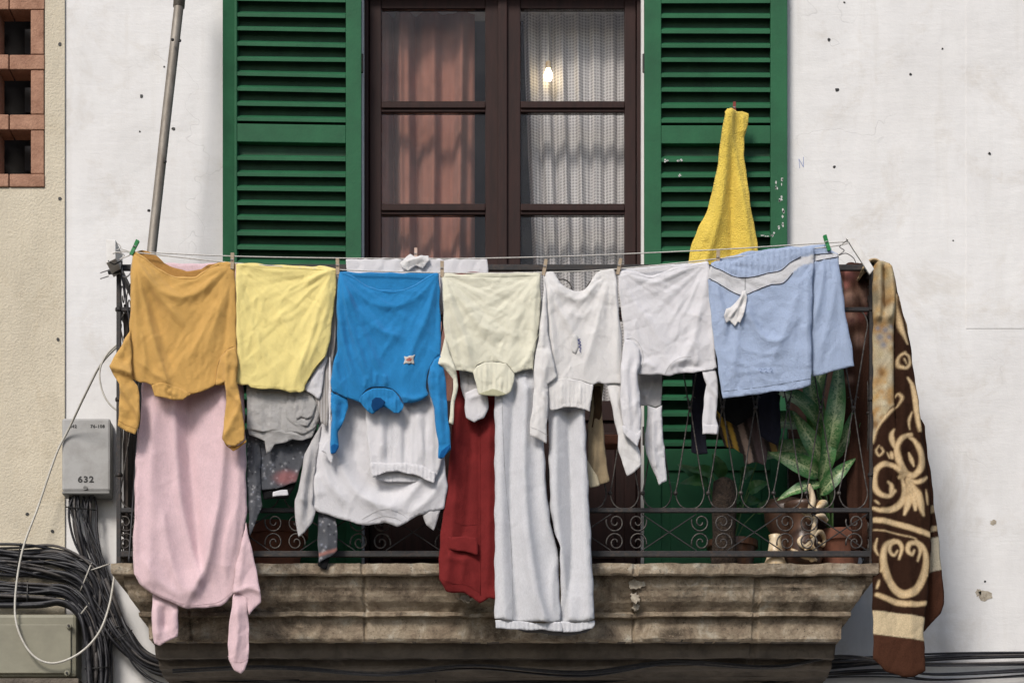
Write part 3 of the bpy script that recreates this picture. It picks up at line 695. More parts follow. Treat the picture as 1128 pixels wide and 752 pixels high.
    if wr:
        area = (x1-x0)*(y1_-y0_); nc = int(min(230, area/(wr[1]*6)))
        for k in range(nc):
            q = np.array([R.uniform(x0, x1), R.uniform(y0_, y1_)])
            if pins and R.uniform() < .6:
                pp = min(pins, key=lambda p: (p[0]-q[0])**2+(p[1]-q[1])**2) if R.uniform() < .75 else pins[int(R.integers(len(pins)))]
                a = math.atan2(pp[1]-q[1], pp[0]-q[0])+R.normal(0, .18)
            else: a = R.uniform(0, math.pi) if R.uniform() < .3 else math.pi/2-math.radians(grain if grain is not None else 8)*R.choice([-1, 1])+R.normal(0, .35)
            ln = R.uniform(.7, 2.4)*wr[1]; dv = np.array([math.cos(a), math.sin(a)])*ln; nn = np.array([-dv[1], dv[0]])*R.uniform(-.22, .22)
            near = np.abs(pts-q).max(1) < ln+14; idx = np.where(near)[0]
            if len(idx) < 3: continue
            dd, tt, ss = dist_poly(pts[idx], [q-dv, q+nn, q+dv]); wd = R.uniform(.8, 3.4); am = 1.05*R.uniform(.5, 1.5)*wr[0]/1000*R.choice([-1, 1], p=[.4, .6])
            w[idx] += am*np.exp(-(np.sqrt((dd/np.where(ss > 0, wd, wd*R.uniform(.6, 1.6)))**2+.04)-.2)*1.3)*np.sin(math.pi*np.clip(tt, 0, 1))
        for k in range(8):
            a = R.uniform(0, math.pi) if grain is None else math.radians(grain)+R.normal(0, .4)
            lam = wr[1]*R.uniform(1.5, 4)
            w += wr[0]/1000*.22*np.sin(2*math.pi*(pts[:, 0]*math.cos(a)+pts[:, 1]*math.sin(a))/lam+R.uniform(0, 6)+1.3*np.sin((pts[:, 0]*.6+pts[:, 1])/lam/2.3+k))
    if extra is not None: w += extra(pts)
    if conf is not None:
        q, qw, qy = CL[conf.name]
        for i_, p_ in enumerate(pts):
            dd = (q[:, 0]-p_[0])**2+(q[:, 1]-p_[1])**2; k_ = np.argpartition(dd, 4)[:4]; w[i_] += np.average(qw[k_], weights=1/(dd[k_]+.3))
        y = qy-lift; it = 3
    s = (y-CAMY)/F
    P = np.stack([pts[:, 0]*s, -pts[:, 1]*s, w], 1); O = P.copy()
    E = set()
    for f in tri:
        for i in range(len(f)):
            a, c = f[i], f[(i+1) % len(f)]; E.add((a, c) if a < c else (c, a))
    E = np.array(sorted(E)); I, J = E[:, 0], E[:, 1]
    d = P[J]-P[I]; L0 = np.linalg.norm(d, axis=1); fx = (d[:, 0]/L0)**2; fz = (d[:, 1]/L0)**2
    L0 = L0*(1+.3*eps[0]*fx+.3*eps[1]*fz)
    val = np.bincount(I, minlength=n)+np.bincount(J, minlength=n)+1e-9
    anc = np.where(bmask, .7, .15)[:, None]
    for k in range(it):
        d = P[J]-P[I]; l = np.linalg.norm(d, axis=1)+1e-12; c = (d*((l-L0)/l*.5)[:, None])
        for ax in range(3):
            P[:, ax] += (np.bincount(I, c[:, ax], n)-np.bincount(J, c[:, ax], n))/val*1.9
        P[:, :2] += (O[:, :2]-P[:, :2])*anc
        e = P[:, 2]-O[:, 2]
        lap = (np.bincount(I, e[J], n)+np.bincount(J, e[I], n))/val-e
        P[:, 2] += bend*4*lap*(.5 if k < it*.7 else .25) - .01*e
    b0 = wloc(parent) if parent is not None else (Vector(base) if base is not None else W((x0+x1)/2, y1_, y))
    V = np.stack([P[:, 0]-PX0*s-b0.x, y-P[:, 2]-b0.y, ZC+HOR*s+P[:, 1]-b0.z], 1)
    me = bpy.data.meshes.new(name); me.from_pydata(V.tolist(), [], [tuple(f) for f in tri]); me.update()
    bm = bmesh.new(); bm.from_mesh(me); bmesh.ops.recalc_face_normals(bm, faces=bm.faces)
    if sum(f.normal.y for f in bm.faces) > 0: bmesh.ops.reverse_faces(bm, faces=bm.faces)
    bm.to_mesh(me); bm.free()
    me.polygons.foreach_set('use_smooth', [True]*len(me.polygons))
    if col is not None:
        C = np.ones((n, 4)); C[:, :3] = col(pts); at = me.attributes.new('Col', 'FLOAT_COLOR', 'POINT'); at.data.foreach_set('color', C.ravel())
    o = link_mesh(name, me, mat, parent, b0)
    m = o.modifiers.new('thickness', 'SOLIDIFY'); m.thickness = solid; m.offset = 0
    CL[o.name] = (pts, P[:, 2], y)
    return o
def on(o, pts, lift=.0012, n=5):
    q, w, y = CL[o.name]; out = []
    for p in (cr(pts, n) if len(pts) > 2 else resample(list(pts)+[pts[-1]], 4)):
        d = (q[:, 0]-p[0])**2+(q[:, 1]-p[1])**2; k = np.argsort(d)[:4]; ww = np.average(w[k], weights=1/(d[k]+.3))
        v = W(p[0], p[1], y); v.y -= ww+lift; out.append(v)
    return out
def seam(o, pts, mat, r=.0011, name='seam', lift=.0010, n=5, parent=None):
    return MB().tube(on(o, pts, lift, n), r, 5).build(name, mat, parent or o, smooth=True)
def garment(name, px, py, y, label, cat, group=None): return thing(name, W(px, py, y), label, cat, group)
GF = 'clothes pegged along the outer washing line'

f_orange = fabric('orange_jersey', (.66, .39, .115), .12, 900, .3, .3, .12)
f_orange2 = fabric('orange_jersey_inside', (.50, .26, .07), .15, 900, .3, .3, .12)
f_yellow = fabric('yellow_jersey', (.90, .76, .30), .12, 900, .3, .3, .1)
f_blue = fabric('blue_jersey', (.020, .24, .56), .1, 800, .3, .3, .15)
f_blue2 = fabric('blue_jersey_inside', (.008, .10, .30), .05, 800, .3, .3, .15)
f_cream = fabric('cream_jersey', (.82, .80, .65), .2, 900, .3, .3, .08)
f_white = fabric('white_fleece', (.79, .775, .765), .2, 900, .3, .3, .07)
f_white2 = fabric('white_cotton', (.76, .75, .775), .2, 900, .25, .3, .08)
f_greyw = fabric('greyish_white_cotton', (.60, .585, .59), .2, 900, .25, .35, .12)
f_pink = fabric('pink_jersey', (.82, .60, .635), .15, 700, .3, .26, .10, melange=.22)
f_ponti = fabric('light_grey_melange', (.68, .685, .715), .15, 700, .3, .22, .08, melange=.22)
f_red = fabric('dark_red_twill', (.20, .022, .022), .05, 700, .3, .3, .3)
f_khaki = fabric('khaki_cotton', (.40, .31, .19), .1, 900, .3, .4, .3)
f_navy = fabric('navy_cotton', (.022, .022, .035), .03, 700, .3, .4, .3)
f_blk = fabric('black_cotton', (.012, .012, .013), .0, 700, .3, .4, .3)
f_towel = fabric('yellow_terry', (.88, .65, .11), .1, 500, .5, .3, .2, terry=150)
f_v = fabric('printed_cotton', (1, 1, 1), .15, 900, .3, .3, .12, vcol=True)
f_vs = fabric('blue_shorts_cotton', (1, 1, 1), .18, 900, .3, .45, .08, vcol=True, wr=55)
f_lace = fabric('crinkled_white_voile', (.97, .95, .93),   .5, 600, .8, .9, .15, wr=90, wvec=(.6, 1, 1.6))
f_stripe = fabric('grey_striped_cotton', (.58, .56, .55), .2, 900, .3, .3, .1, stripes=(26, (.36, .33, .31)))
m_thread = fabric('dark_piping', (.02, .02, .035), 0)

# 1 ---- orange sweater
g = garment('sweater', 200, 430, -.80, 'orange sweater hanging upside down at the left end of the outer line', 'sweater', GF)
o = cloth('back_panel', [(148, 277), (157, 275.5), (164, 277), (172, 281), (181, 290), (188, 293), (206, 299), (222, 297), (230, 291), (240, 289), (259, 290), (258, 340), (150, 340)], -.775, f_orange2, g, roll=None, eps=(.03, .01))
body = cloth('body', [(146, 277), (150, 277), (158, 283), (166, 289), (175, 296), (185, 301), (195, 304.5), (206, 305.5), (216, 304.5), (224, 299), (232, 293), (241, 290), (250, 289), (259, 290), (260, 345), (261, 385), (261, 420), (249, 422), (243, 424), (238, 424), (233, 427), (222, 431), (212, 434), (203, 433), (190, 427), (178, 425), (167, 424), (161, 421), (155, 421), (147, 418), (144, 400), (143, 360), (145, 300)],
    -.80, f_orange, g, h=1.75, folds=[([(148, 280), (160, 303), (178, 322), (200, 329), (224, 320), (244, 300), (255, 291)], 9, 6, 10),
     ([(152, 288), (172, 322), (192, 346), (205, 362)], 9, 8, 7), ([(150, 290), (160, 335), (172, 385), (186, 424)], 10, 8, 5), ([(147, 285), (150, 340), (152, 400)], 6, 5),
     ([(160, 312), (172, 350), (192, 410)], -8, 8), ([(256, 294), (246, 330), (236, 360), (222, 400)], 7, 6, 9), ([(254, 296), (250, 340), (246, 385)], -5, 5), ([(240, 330), (222, 370), (205, 400)], 5, 5, 8),
     ([(156, 360), (160, 395), (158, 418)], 5, 4), ([(150, 395), (170, 412), (190, 425)], 4, 4), ([(176, 400), (182, 415), (186, 427)], 4, 3)],
    pins=[(148, 278, 2.6, 16, 90), (257, 291, 2.2, 18, 80)], wr=(1.6, 13), eps=(.03, .02), roll=(.012, 6))
seam(body, [(148, 279), (158, 285), (166, 291), (175, 298), (185, 303), (195, 306.5), (206, 307.5), (216, 306.5), (224, 301), (232, 295), (241, 292)], f_orange2, .0008)
seam(body, [(259, 381), (250, 385), (243, 394), (239, 405), (237, 424)], f_orange, .0016)
cloth('collar', [(166, 424), (178, 422.5), (190, 424), (200, 428), (210, 434), (201, 441), (192, 440), (185, 438.5), (176, 437), (170, 436)], -.812, f_orange, g, vert=(1.4, 6, 0), roll=(.008, 5), h=1.6, conf=body, lift=.008,
      folds=[([(182, 424), (186, 431), (196, 436)], 4, 3), ([(188, 426), (184, 432), (188, 438)], -4, 2)])
s1 = cloth('sleeve', [(144, 361), (134, 380), (121, 405), (125, 413), (132, 424), (132, 446), (129.5, 469), (139, 475), (149, 479), (153, 470), (155, 460), (153.5, 440), (152, 424), (147, 418), (145, 400)], -.815, f_orange, g,
      folds=[([(122, 406), (136, 410), (145, 414)], 12, 3, 9, 'none'), ([(131, 424), (142, 440), (154, 460)], 9, 3, 8, 'none'), ([(142, 370), (132, 395)], 5, 5), ([(130, 445), (142, 455)], 4, 4), ([(140, 380), (136, 402)], -4, 4)], wr=(1.5, 10), roll=(.010, 5))
cloth('sleeve', [(259, 381), (250, 385), (243, 394), (239, 405), (238, 424), (247, 421), (249, 432), (248, 455), (245, 484), (250, 490), (258, 492), (264, 489), (270, 484), (269, 465), (266, 447), (264, 432), (261, 420), (262, 400)], -.818, f_orange, g,
      folds=[([(250, 392), (250, 425), (262, 442)], 9, 3, 7, 'none'), ([(266, 444), (258, 460), (247, 482)], 9, 3, 9, 'none'), ([(259, 400), (257, 430)], 5, 4)], wr=(1.5, 10), roll=(.009, 4))
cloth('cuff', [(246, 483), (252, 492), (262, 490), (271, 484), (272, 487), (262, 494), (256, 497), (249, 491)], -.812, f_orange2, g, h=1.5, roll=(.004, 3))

seam(s1, [(130, 463), (139, 468), (150, 472)], f_orange2, .0012)
# 2 ---- yellow tee
g = garment('shirt', 315, 430, -.80, 'plain pale yellow shirt pegged beside the orange sweater', 'shirt', GF)
body = cloth('body', [(260, 291), (275, 290), (300, 291.5), (330, 293), (352, 293), (371, 296), (370, 320), (367, 348), (363, 378), (359, 391), (353, 399), (346, 409), (341, 416), (336, 423), (335.5, 429), (331, 432), (326, 431.5), (320, 433), (316, 431), (309, 429), (295, 428), (285, 427.5), (275.5, 427), (273, 424), (266, 424), (260, 421), (261, 380), (260.5, 330)],
    -.80, f_yellow, g, h=1.75, folds=[([(368, 299), (350, 305), (335, 315)], 8, 4, 6), ([(366, 302), (352, 340), (340, 380), (322, 430)], 8, 7, 5), ([(365, 305), (355, 360), (338, 405)], 5, 5), ([(262, 294), (270, 340), (290, 390), (312, 428)], 5, 8, 6),
     ([(261, 300), (262, 350), (268, 410)], 5, 4), ([(300, 330), (320, 370), (330, 410)], 4, 7), ([(345, 330), (320, 350), (300, 352)], 3, 6)],
    pins=[(262, 292, 1.6, 14, 80), (369, 298, 2.4, 18, 80)], swag=((262, 292), (370, 297), 3, 34, 60), wr=(1.9, 12), grain=40, eps=(.03, .022), roll=(.010, 5))
seam(body, [(261, 293), (300, 295), (330, 296), (368, 299)], f_yellow, .0009); seam(body, [(276, 424), (295, 425.5), (309, 426.5), (318, 430), (331, 428.5)], f_yellow, .0009)
seam(body, [(358, 392), (345, 407), (336, 424)], f_yellow, .0012)
g = garment('undershirt', 357, 508, -.77, 'narrow grey striped undershirt with white edging between yellow shirt and blue sweater', 'undershirt')
cloth('body', [(364, 300), (374, 300), (372, 340), (369, 380), (366.5, 400), (366, 440), (360, 470), (353, 465), (350, 445), (346, 435), (340, 420), (352, 395), (360, 360)], -.770, f_stripe, g, vert=(3, 14, 0), roll=(.006, 4))
cloth('sleeve', [(359, 391), (346, 409), (336, 424), (337, 431), (344, 434), (351, 440), (354, 433), (356, 415), (361, 395)], -.782, f_white2, g, roll=(.006, 4), folds=[([(352, 405), (345, 428)], 3, 4)])
cloth('edging', [(363, 392), (366, 410), (365, 450), (366, 480), (367, 497), (366, 511), (362, 506), (359, 499), (354, 496), (357, 490), (361, 484), (362.5, 460), (361.5, 420)], -.785, f_white2, g, h=1.6, roll=(.006, 3), folds=[([(364, 400), (363.5, 490)], 4, 1.5)])

# 3 ---- blue sweater
g = garment('sweater', 428, 450, -.80, 'bright blue sweater with a small white badge on the outer line', 'sweater', GF)
cloth('back_panel', [(374, 299.5), (392, 299.8), (420, 300.5), (450, 300.5), (482, 300), (482, 340), (376, 340)], -.778, f_blue, g, roll=None, wr=(1, 14))
body = cloth('body', [(373, 299), (378, 299.5), (388, 304), (396, 309.5), (406, 315), (418, 318.5), (433, 320.5), (446, 318), (458, 313), (469, 306), (478, 301), (483, 301), (484.5, 320), (485, 350), (486, 391), (480, 394), (474, 402), (470, 414), (469, 426), (472.6, 435), (464, 440.5), (454, 444.5), (445, 444), (440, 435), (433, 429), (424, 426), (410, 427), (403, 429.5), (398, 435), (396, 443), (382, 438), (375, 435), (366, 431), (364, 420), (366, 405), (372, 387), (371, 350), (372, 320)],
    -.80, f_blue, g, h=1.75, folds=[([(378, 304), (395, 325), (420, 338), (445, 336), (466, 322), (481, 303)], 6, 5, 10), ([(376, 304), (392, 340), (420, 365), (450, 372)], 7, 8, 6), ([(375, 305), (384, 350), (400, 400), (410, 424)], 9, 5, 4), ([(377, 305), (392, 350), (412, 395), (424, 420)], 8, 5, 4), ([(374, 310), (376, 360), (388, 410), (398, 430)], 8, 5, 4),
      ([(481, 306), (472, 345), (455, 385), (445, 420)], 6, 7, 5), ([(484, 310), (480, 350), (478, 385)], -3, 4), ([(368, 390), (372, 415), (380, 436)], 6, 4), ([(404, 415), (402, 428)], 4, 2), ([(414, 410), (414, 425)], 4, 2), ([(424, 412), (426, 425)], 4, 2), ([(440, 436), (455, 440), (468, 436)], 5, 3)],
    pins=[(375, 301, 2.8, 18, 100), (482, 302, 1.6, 16, 80)], wr=(1.5, 12), grain=25, eps=(.03, .02), roll=(.012, 6))
seam(body, [(374, 300.5), (388, 306), (396, 311), (406, 317), (418, 320.5), (433, 322.5), (446, 320), (458, 315), (469, 308), (478, 303)], f_blue, .0011)
seam(body, [(397, 442), (398, 435), (403, 429), (410, 426), (424, 425.5), (433, 428.5), (440, 435), (445, 445)], f_blue, .0014)
seam(body, [(485.5, 391), (479, 395), (474, 402), (470, 414), (469, 426), (472, 434)], f_blue, .0014); seam(body, [(372, 388), (377, 400), (381, 415), (383, 437)], f_blue, .0012)
cloth('collar', [(396, 442), (398, 435), (403, 430), (411, 427.5), (424, 427), (433, 430), (440, 436), (445, 446), (443, 451), (440, 455), (434, 455), (429, 451), (422, 448), (416, 451), (411, 455), (405, 453), (400, 448)], -.815, f_blue, g, h=1.4, vert=(1.6, 4.3, 0), roll=(.006, 3), conf=body, lift=.007, wr=(2, 6), folds=[([(402, 434), (405, 446), (409, 453)], 3, 2), ([(437, 436), (435, 446), (437, 453)], 3, 2)])
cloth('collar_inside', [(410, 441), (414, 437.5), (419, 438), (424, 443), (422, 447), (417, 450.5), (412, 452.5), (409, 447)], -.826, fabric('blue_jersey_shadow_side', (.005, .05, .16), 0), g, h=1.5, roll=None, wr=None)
cloth('sleeve', [(364, 430), (372, 434), (382, 438), (384, 448), (380, 460), (375, 470), (372, 477), (373, 492), (370, 499), (365, 500), (363.5, 488), (365.5, 455), (363.5, 437)], -.79, f_blue, g, roll=(.008, 4), folds=[([(370, 440), (368, 495)], 6, 3), ([(376, 440), (376, 465)], -6, 4)])
cloth('sleeve', [(485, 391), (479, 396), (474, 404), (471, 418), (473, 435), (479, 450), (479, 463), (482, 484), (483, 504), (487, 505), (497, 494), (494, 466), (492, 432), (489, 406)], -.815, f_blue, g, roll=(.009, 4), folds=[([(484, 398), (483, 440), (488, 490)], 7, 4), ([(477, 405), (476, 430)], 5, 3), ([(490, 420), (491, 480)], -3, 3)])
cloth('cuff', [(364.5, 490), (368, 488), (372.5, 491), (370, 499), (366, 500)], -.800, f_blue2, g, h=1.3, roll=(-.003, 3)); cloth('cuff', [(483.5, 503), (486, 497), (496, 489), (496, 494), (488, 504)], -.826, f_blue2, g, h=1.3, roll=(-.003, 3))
# badge
def badge(p):
    c = np.tile(np.array([.7, .66, .6]), (len(p), 1)); r = np.hypot((p[:, 0]-451)/1.4, p[:, 1]-397); c[r < 2.2] = (.45, .15, .12); return c
cloth('badge', [(445, 392), (448, 393), (451, 392.5), (454, 393), (457, 391.5), (456, 396.5), (457, 401.5), (453, 400.5), (451, 401.5), (448, 400.5), (444.5, 401.5), (446, 396.5)], -.808, f_v, g, h=1.2, roll=None, wr=None, col=badge, corner=0, conf=body, lift=.003)

# 4 ---- cream shirt
g = garment('shirt', 540, 430, -.80, 'cream shirt hanging upside down between blue sweater and white sweatshirt', 'shirt', GF)
body = cloth('body', [(487, 301.5), (520, 301.5), (560, 300.5), (595, 300), (596, 330), (593, 368), (589, 392), (587, 406), (578, 408), (567, 411), (562, 405), (558, 401.5), (550, 399), (542, 398), (533, 399), (525, 402), (521, 410), (510, 409), (502, 407.5), (497, 395), (490, 372), (488, 340)],
    -.80, f_cream, g, h=1.75, folds=[([(489, 306), (500, 345), (512, 375), (520, 405)], 9, 5, 5), ([(488, 306), (520, 345), (545, 380)], 5, 7), ([(488, 315), (493, 350), (506, 400)], 6, 4), ([(593, 303), (588, 350), (588, 400)], 5, 5), ([(592, 304), (575, 340), (560, 380)], 4, 7), ([(572, 408), (582, 395), (587, 380)], 4, 4), ([(505, 330), (530, 360), (560, 370)], 3, 5)],
    pins=[(489, 303, 2.6, 18, 90), (593, 302, 1.6, 14, 70)], swag=((489, 302), (594, 301), 2.2, 22, 70), wr=(1.8, 11), grain=60, eps=(.028, .022), roll=(.010, 5))
seam(body, [(490, 305), (520, 305), (560, 304), (593, 303.5)], f_cream, .0009)
seam(body, [(587, 408), (586, 390), (589, 378), (595, 366)], f_cream, .0012); seam(body, [(490, 372), (498, 386), (506, 400), (510, 409)], f_cream, .0012)
cloth('collar', [(521, 410), (525, 402), (533, 399), (542, 398), (550, 399), (558, 401.5), (562, 405), (567, 411), (565, 423), (563, 431), (558, 434.5), (545, 434.5), (530, 434.5), (526, 432.5), (524, 422)], -.812, f_cream, g, vert=(1.6, 5.5, 0), h=1.5, roll=(.006, 3), conf=body, lift=.007, folds=[([(535, 402), (537, 425)], 3, 3), ([(555, 404), (552, 428)], 3, 3)])
seam(body, [(521, 410), (525, 402), (533, 399), (542, 397.5), (550, 398.5), (558, 401), (562, 405), (567, 411)], f_cream, .0014, lift=.003)
cloth('collar_inside', [(527, 434), (534, 431), (542, 428), (550, 431), (558, 434), (548, 435.8), (537, 435.8)], -.818, fabric('cream_inside', (.5, .49, .33), .1, 900), g, h=1.4, roll=(-.003, 3))
cloth('sleeve', [(490, 371), (487, 385), (483, 402), (487, 404), (493, 410), (499, 418), (499, 430), (497, 445), (494, 466), (499, 468), (500, 452), (503, 435), (504.5, 424), (503, 412), (498, 395)], -.812, f_cream, g, h=1.8, roll=(.008, 4), folds=[([(484, 402), (492, 402), (502, 409)], 8, 2.5, 6, 'none'), ([(500, 418), (499, 460)], 3, 2)])

# 5 ---- white sweatshirt with logo
g = garment('sweatshirt', 630, 448, -.80, 'white sweatshirt with a small blue logo and deep sagging hem', 'sweatshirt', GF)
body = cloth('body', [(600, 300), (606, 299), (610, 301), (614, 307), (618, 313), (625, 318), (633, 321), (643, 320), (648, 315), (652, 308), (656, 301), (661, 298), (677, 296), (679, 310), (682, 345), (685, 377), (686, 405), (686, 423), (668, 423), (659, 420.5), (653, 424), (640, 420), (627, 418), (612, 419), (603, 424), (601, 400), (599, 370), (598, 335)],
    -.80, f_white, g, h=1.75, folds=[([(606, 302), (618, 322), (634, 331), (648, 326), (660, 306)], 8, 5, 8), ([(604, 303), (612, 335), (630, 365), (640, 395)], 8, 6, 8), ([(672, 300), (662, 340), (650, 385), (640, 415)], 7, 6, 8), ([(676, 300), (680, 350), (680, 415)], 6, 4), ([(602, 305), (606, 350), (612, 410)], 7, 4, 5), ([(620, 340), (640, 350), (655, 335)], 4, 6)],
    pins=[(604, 301, 2.2, 16, 80), (672, 298, 2.2, 16, 80)], wr=(1.4, 14), grain=20, eps=(.028, .02), roll=(.012, 6))
cloth('waistband', [(603, 423), (612, 418), (627, 416.5), (641, 419), (653, 424), (651.5, 440), (650, 453), (643, 450.5), (635, 448.5), (621, 449), (608, 451), (605, 449), (604, 436)], -.812, f_white, g, vert=(1.3, 4.2, 0), h=1.4, roll=(.006, 3), conf=body, lift=.007, folds=[([(618, 420), (620, 445)], 3, 4), ([(640, 422), (638, 446)], 2.5, 4)])
seam(body, [(603, 424), (612, 418.5), (627, 416.8), (641, 419), (653, 424)], f_white, .0013, lift=.003)
s5 = cloth('sleeve', [(599, 302), (597.5, 338), (593, 373), (589, 397), (588, 420), (587, 445), (583, 479), (592, 483), (602, 488), (603, 465), (604, 440), (603, 424), (609, 420), (614, 415), (610, 398), (606, 382), (603, 350), (602, 320)], -.818, f_white, g, roll=(.009, 4), folds=[([(600, 310), (596, 400), (592, 480)], 7, 3, 5), ([(604, 380), (600, 420), (598, 470)], 5, 3), ([(606, 385), (610, 410)], 4, 3)], wr=(1.5, 12), grain=10)
cloth('sleeve', [(668, 422), (672, 440), (675, 456), (681, 480), (681, 497), (686, 512), (691, 524), (699, 519), (707, 513), (704, 497), (698, 478), (690, 455), (686, 423)], -.79, f_white, g, roll=(.009, 4), folds=[([(676, 425), (682, 455), (692, 500)], 7, 4), ([(684, 440), (698, 490)], -4, 3), ([(672, 425), (680, 470)], 3, 3)], grain=20)
seam(s5, [(584, 470), (593, 474), (603, 479)], f_greyw, .0012)
def patchc(p):
    c = np.tile(np.array([.74, .73, .72]), (len(p), 1)); return c
cloth('logo_patch', [(631, 372), (634, 370), (637, 373), (637.5, 383), (634, 390), (630, 387), (629.5, 378)], -.812, f_v, g, h=1.4, roll=None, wr=None, col=patchc, conf=body, lift=.003)
ink = M('navy_ink', (.03, .04, .22), (.05, .06, .28), 90, .8, 0)
seam(body, [(639, 374), (636.5, 376), (639.5, 377.5), (637, 379.5), (640, 381), (637.5, 383), (640, 384.5), (638.5, 387), (640, 389)], ink, .0014, 'logo', .003)

# 6 ---- white sweatshirt, right
g = garment('sweatshirt', 738, 412, -.80, 'plain white sweatshirt pegged beside the blue shorts', 'sweatshirt', GF)
cloth('back_panel', [(684, 297), (700, 294.5), (725, 292), (755, 290), (780, 288), (780, 330), (688, 335)], -.775, f_white2, g, roll=None)
body = cloth('body', [(680, 300), (686, 297.5), (695, 298.5), (706, 301.5), (719, 303.5), (729, 301), (740, 295.5), (752, 292.5), (768, 290), (781, 288.5), (783, 301), (785, 349), (788, 385), (790, 405), (783, 407), (774, 409), (764, 411), (755, 409.5), (748, 411), (738, 414), (729, 413), (719, 413.5), (710, 412), (701, 411), (694, 395), (687, 373), (685, 345), (681, 315)],
    -.80, f_white2, g, h=1.75, folds=[([(684, 299), (704, 308), (722, 312), (745, 303), (768, 293)], 5, 4, 8), ([(683, 302), (700, 335), (722, 365), (740, 400)], 5, 8), ([(780, 292), (772, 340), (760, 385), (745, 408)], 6, 7, 5), ([(782, 300), (785, 350), (786, 400)], 4, 4), ([(735, 408), (744, 400), (764, 396)], 5, 3, 5), ([(703, 405), (712, 400), (722, 408)], 5, 4), ([(745, 405), (760, 403), (775, 406)], -4, 3), ([(766, 370), (768, 395), (762, 409)], 4, 4)],
    pins=[(684, 299, 1.8, 16, 80), (780, 290, 2.2, 16, 80)], wr=(1.7, 12), grain=70, eps=(.028, .022), roll=(.012, 6))
seam(body, [(687.5, 375), (692, 373), (698, 373), (704, 379), (708, 388), (708.5, 398), (704, 410)], f_greyw, .0011)
seam(body, [(732, 413), (736, 405), (742, 399), (750, 395), (761, 393.5)], f_greyw, .0011); seam(body, [(688, 301), (706, 304), (719, 306), (740, 298), (768, 292.5), (780, 291)], f_white2, .0008)
cloth('sleeve', [(688, 373), (686, 388), (684, 402), (683, 425), (684, 450), (687, 471), (693, 481), (701.5, 491), (704, 485), (706, 473), (706, 455), (705, 435), (702, 412), (705, 400), (705, 386), (698, 375), (692, 374)], -.818, f_white2, g, roll=(.009, 4), folds=[([(694, 380), (690, 420), (694, 470)], 6, 4), ([(701, 395), (700, 440), (703, 470)], 4, 3), ([(686, 400), (686, 440)], 4, 3)], grain=10)
cloth('cuff', [(685.5, 468), (693, 473), (701, 478), (706, 472), (706.5, 478), (702, 492), (694, 485), (687, 476)], -.826, f_white2, g, h=1.5, vert=(.8, 4, 0), roll=(.005, 3))
cloth('sleeve', [(774, 408), (775, 416), (778, 424), (775, 440), (774, 468), (774, 478), (790, 478), (791, 470), (789, 460), (791, 432), (788, 407)], -.79, f_white2, g, roll=(.008, 4), folds=[([(775, 415), (783, 428), (790, 438)], 6, 2.5, 6, 'none'), ([(781, 430), (780, 470)], 3, 3)])
cloth('cuff', [(773.5, 466), (782, 467.5), (791, 468.5), (790, 478), (774, 478)], -.797, f_white2, g, h=1.5, vert=(.8, 4, 0), roll=(.004, 3))

# 7 ---- blue shorts
g = garment('shorts', 860, 425, -.80, 'light blue swim shorts with a white waist stripe and dangling drawstring', 'shorts', GF)
pip1 = [(781, 291), (787, 295), (794, 298), (807, 304.5), (819, 306), (831, 305), (846, 301), (860, 298), (871, 289), (882, 283), (894, 281), (906, 280), (917, 279)]
pip2 = [(781, 307), (790, 312), (802, 319), (812, 324), (820, 326), (835, 319), (850, 314), (863, 312), (873, 301), (882, 293), (900, 288), (924, 283)]
def yat(line, x):
    L = np.array(line); return np.interp(x, L[:, 0], L[:, 1])
SB, SW, SBD = np.array([.44, .54, .74]), np.array([.74, .74, .76]), np.array([.30, .40, .64])
def shc(p):
    c = np.tile(SB, (len(p), 1)); a, b_ = yat(pip1, p[:, 0]), yat(pip2, p[:, 0]); m = np.clip(np.minimum(p[:, 1]-a, b_-p[:, 1])/1.2+.5, 0, 1)[:, None]
    return c*(1-m)+SW*m
cloth('waistband_back', [(786, 288), (800, 283), (826, 277), (850, 274), (885, 271), (908, 269), (916, 274), (916, 300), (790, 310)], -.772, f_vs, g, roll=None, vert=(1.5, 6, 0), col=lambda p: np.tile(SB, (len(p), 1)))
leg2 = cloth('leg', [(884, 272), (900, 270.5), (910, 272), (923, 279), (925, 295), (930, 338), (936, 370), (941.5, 403), (925, 407), (910, 411), (895, 414), (892, 380), (885, 330)], -.797, f_vs, g, col=shc,
      folds=[([(908, 280), (904, 320), (894, 365)], 8, 5, 6), ([(920, 285), (918, 330), (900, 400)], 6, 6, 8), ([(922, 300), (930, 360), (936, 400)], 4, 5), ([(900, 285), (890, 310)], 4, 4)], pins=[(912, 274, 2, 16, 80)], eps=(.025, .02), wr=(1.3, 14), roll=(.010, 5))
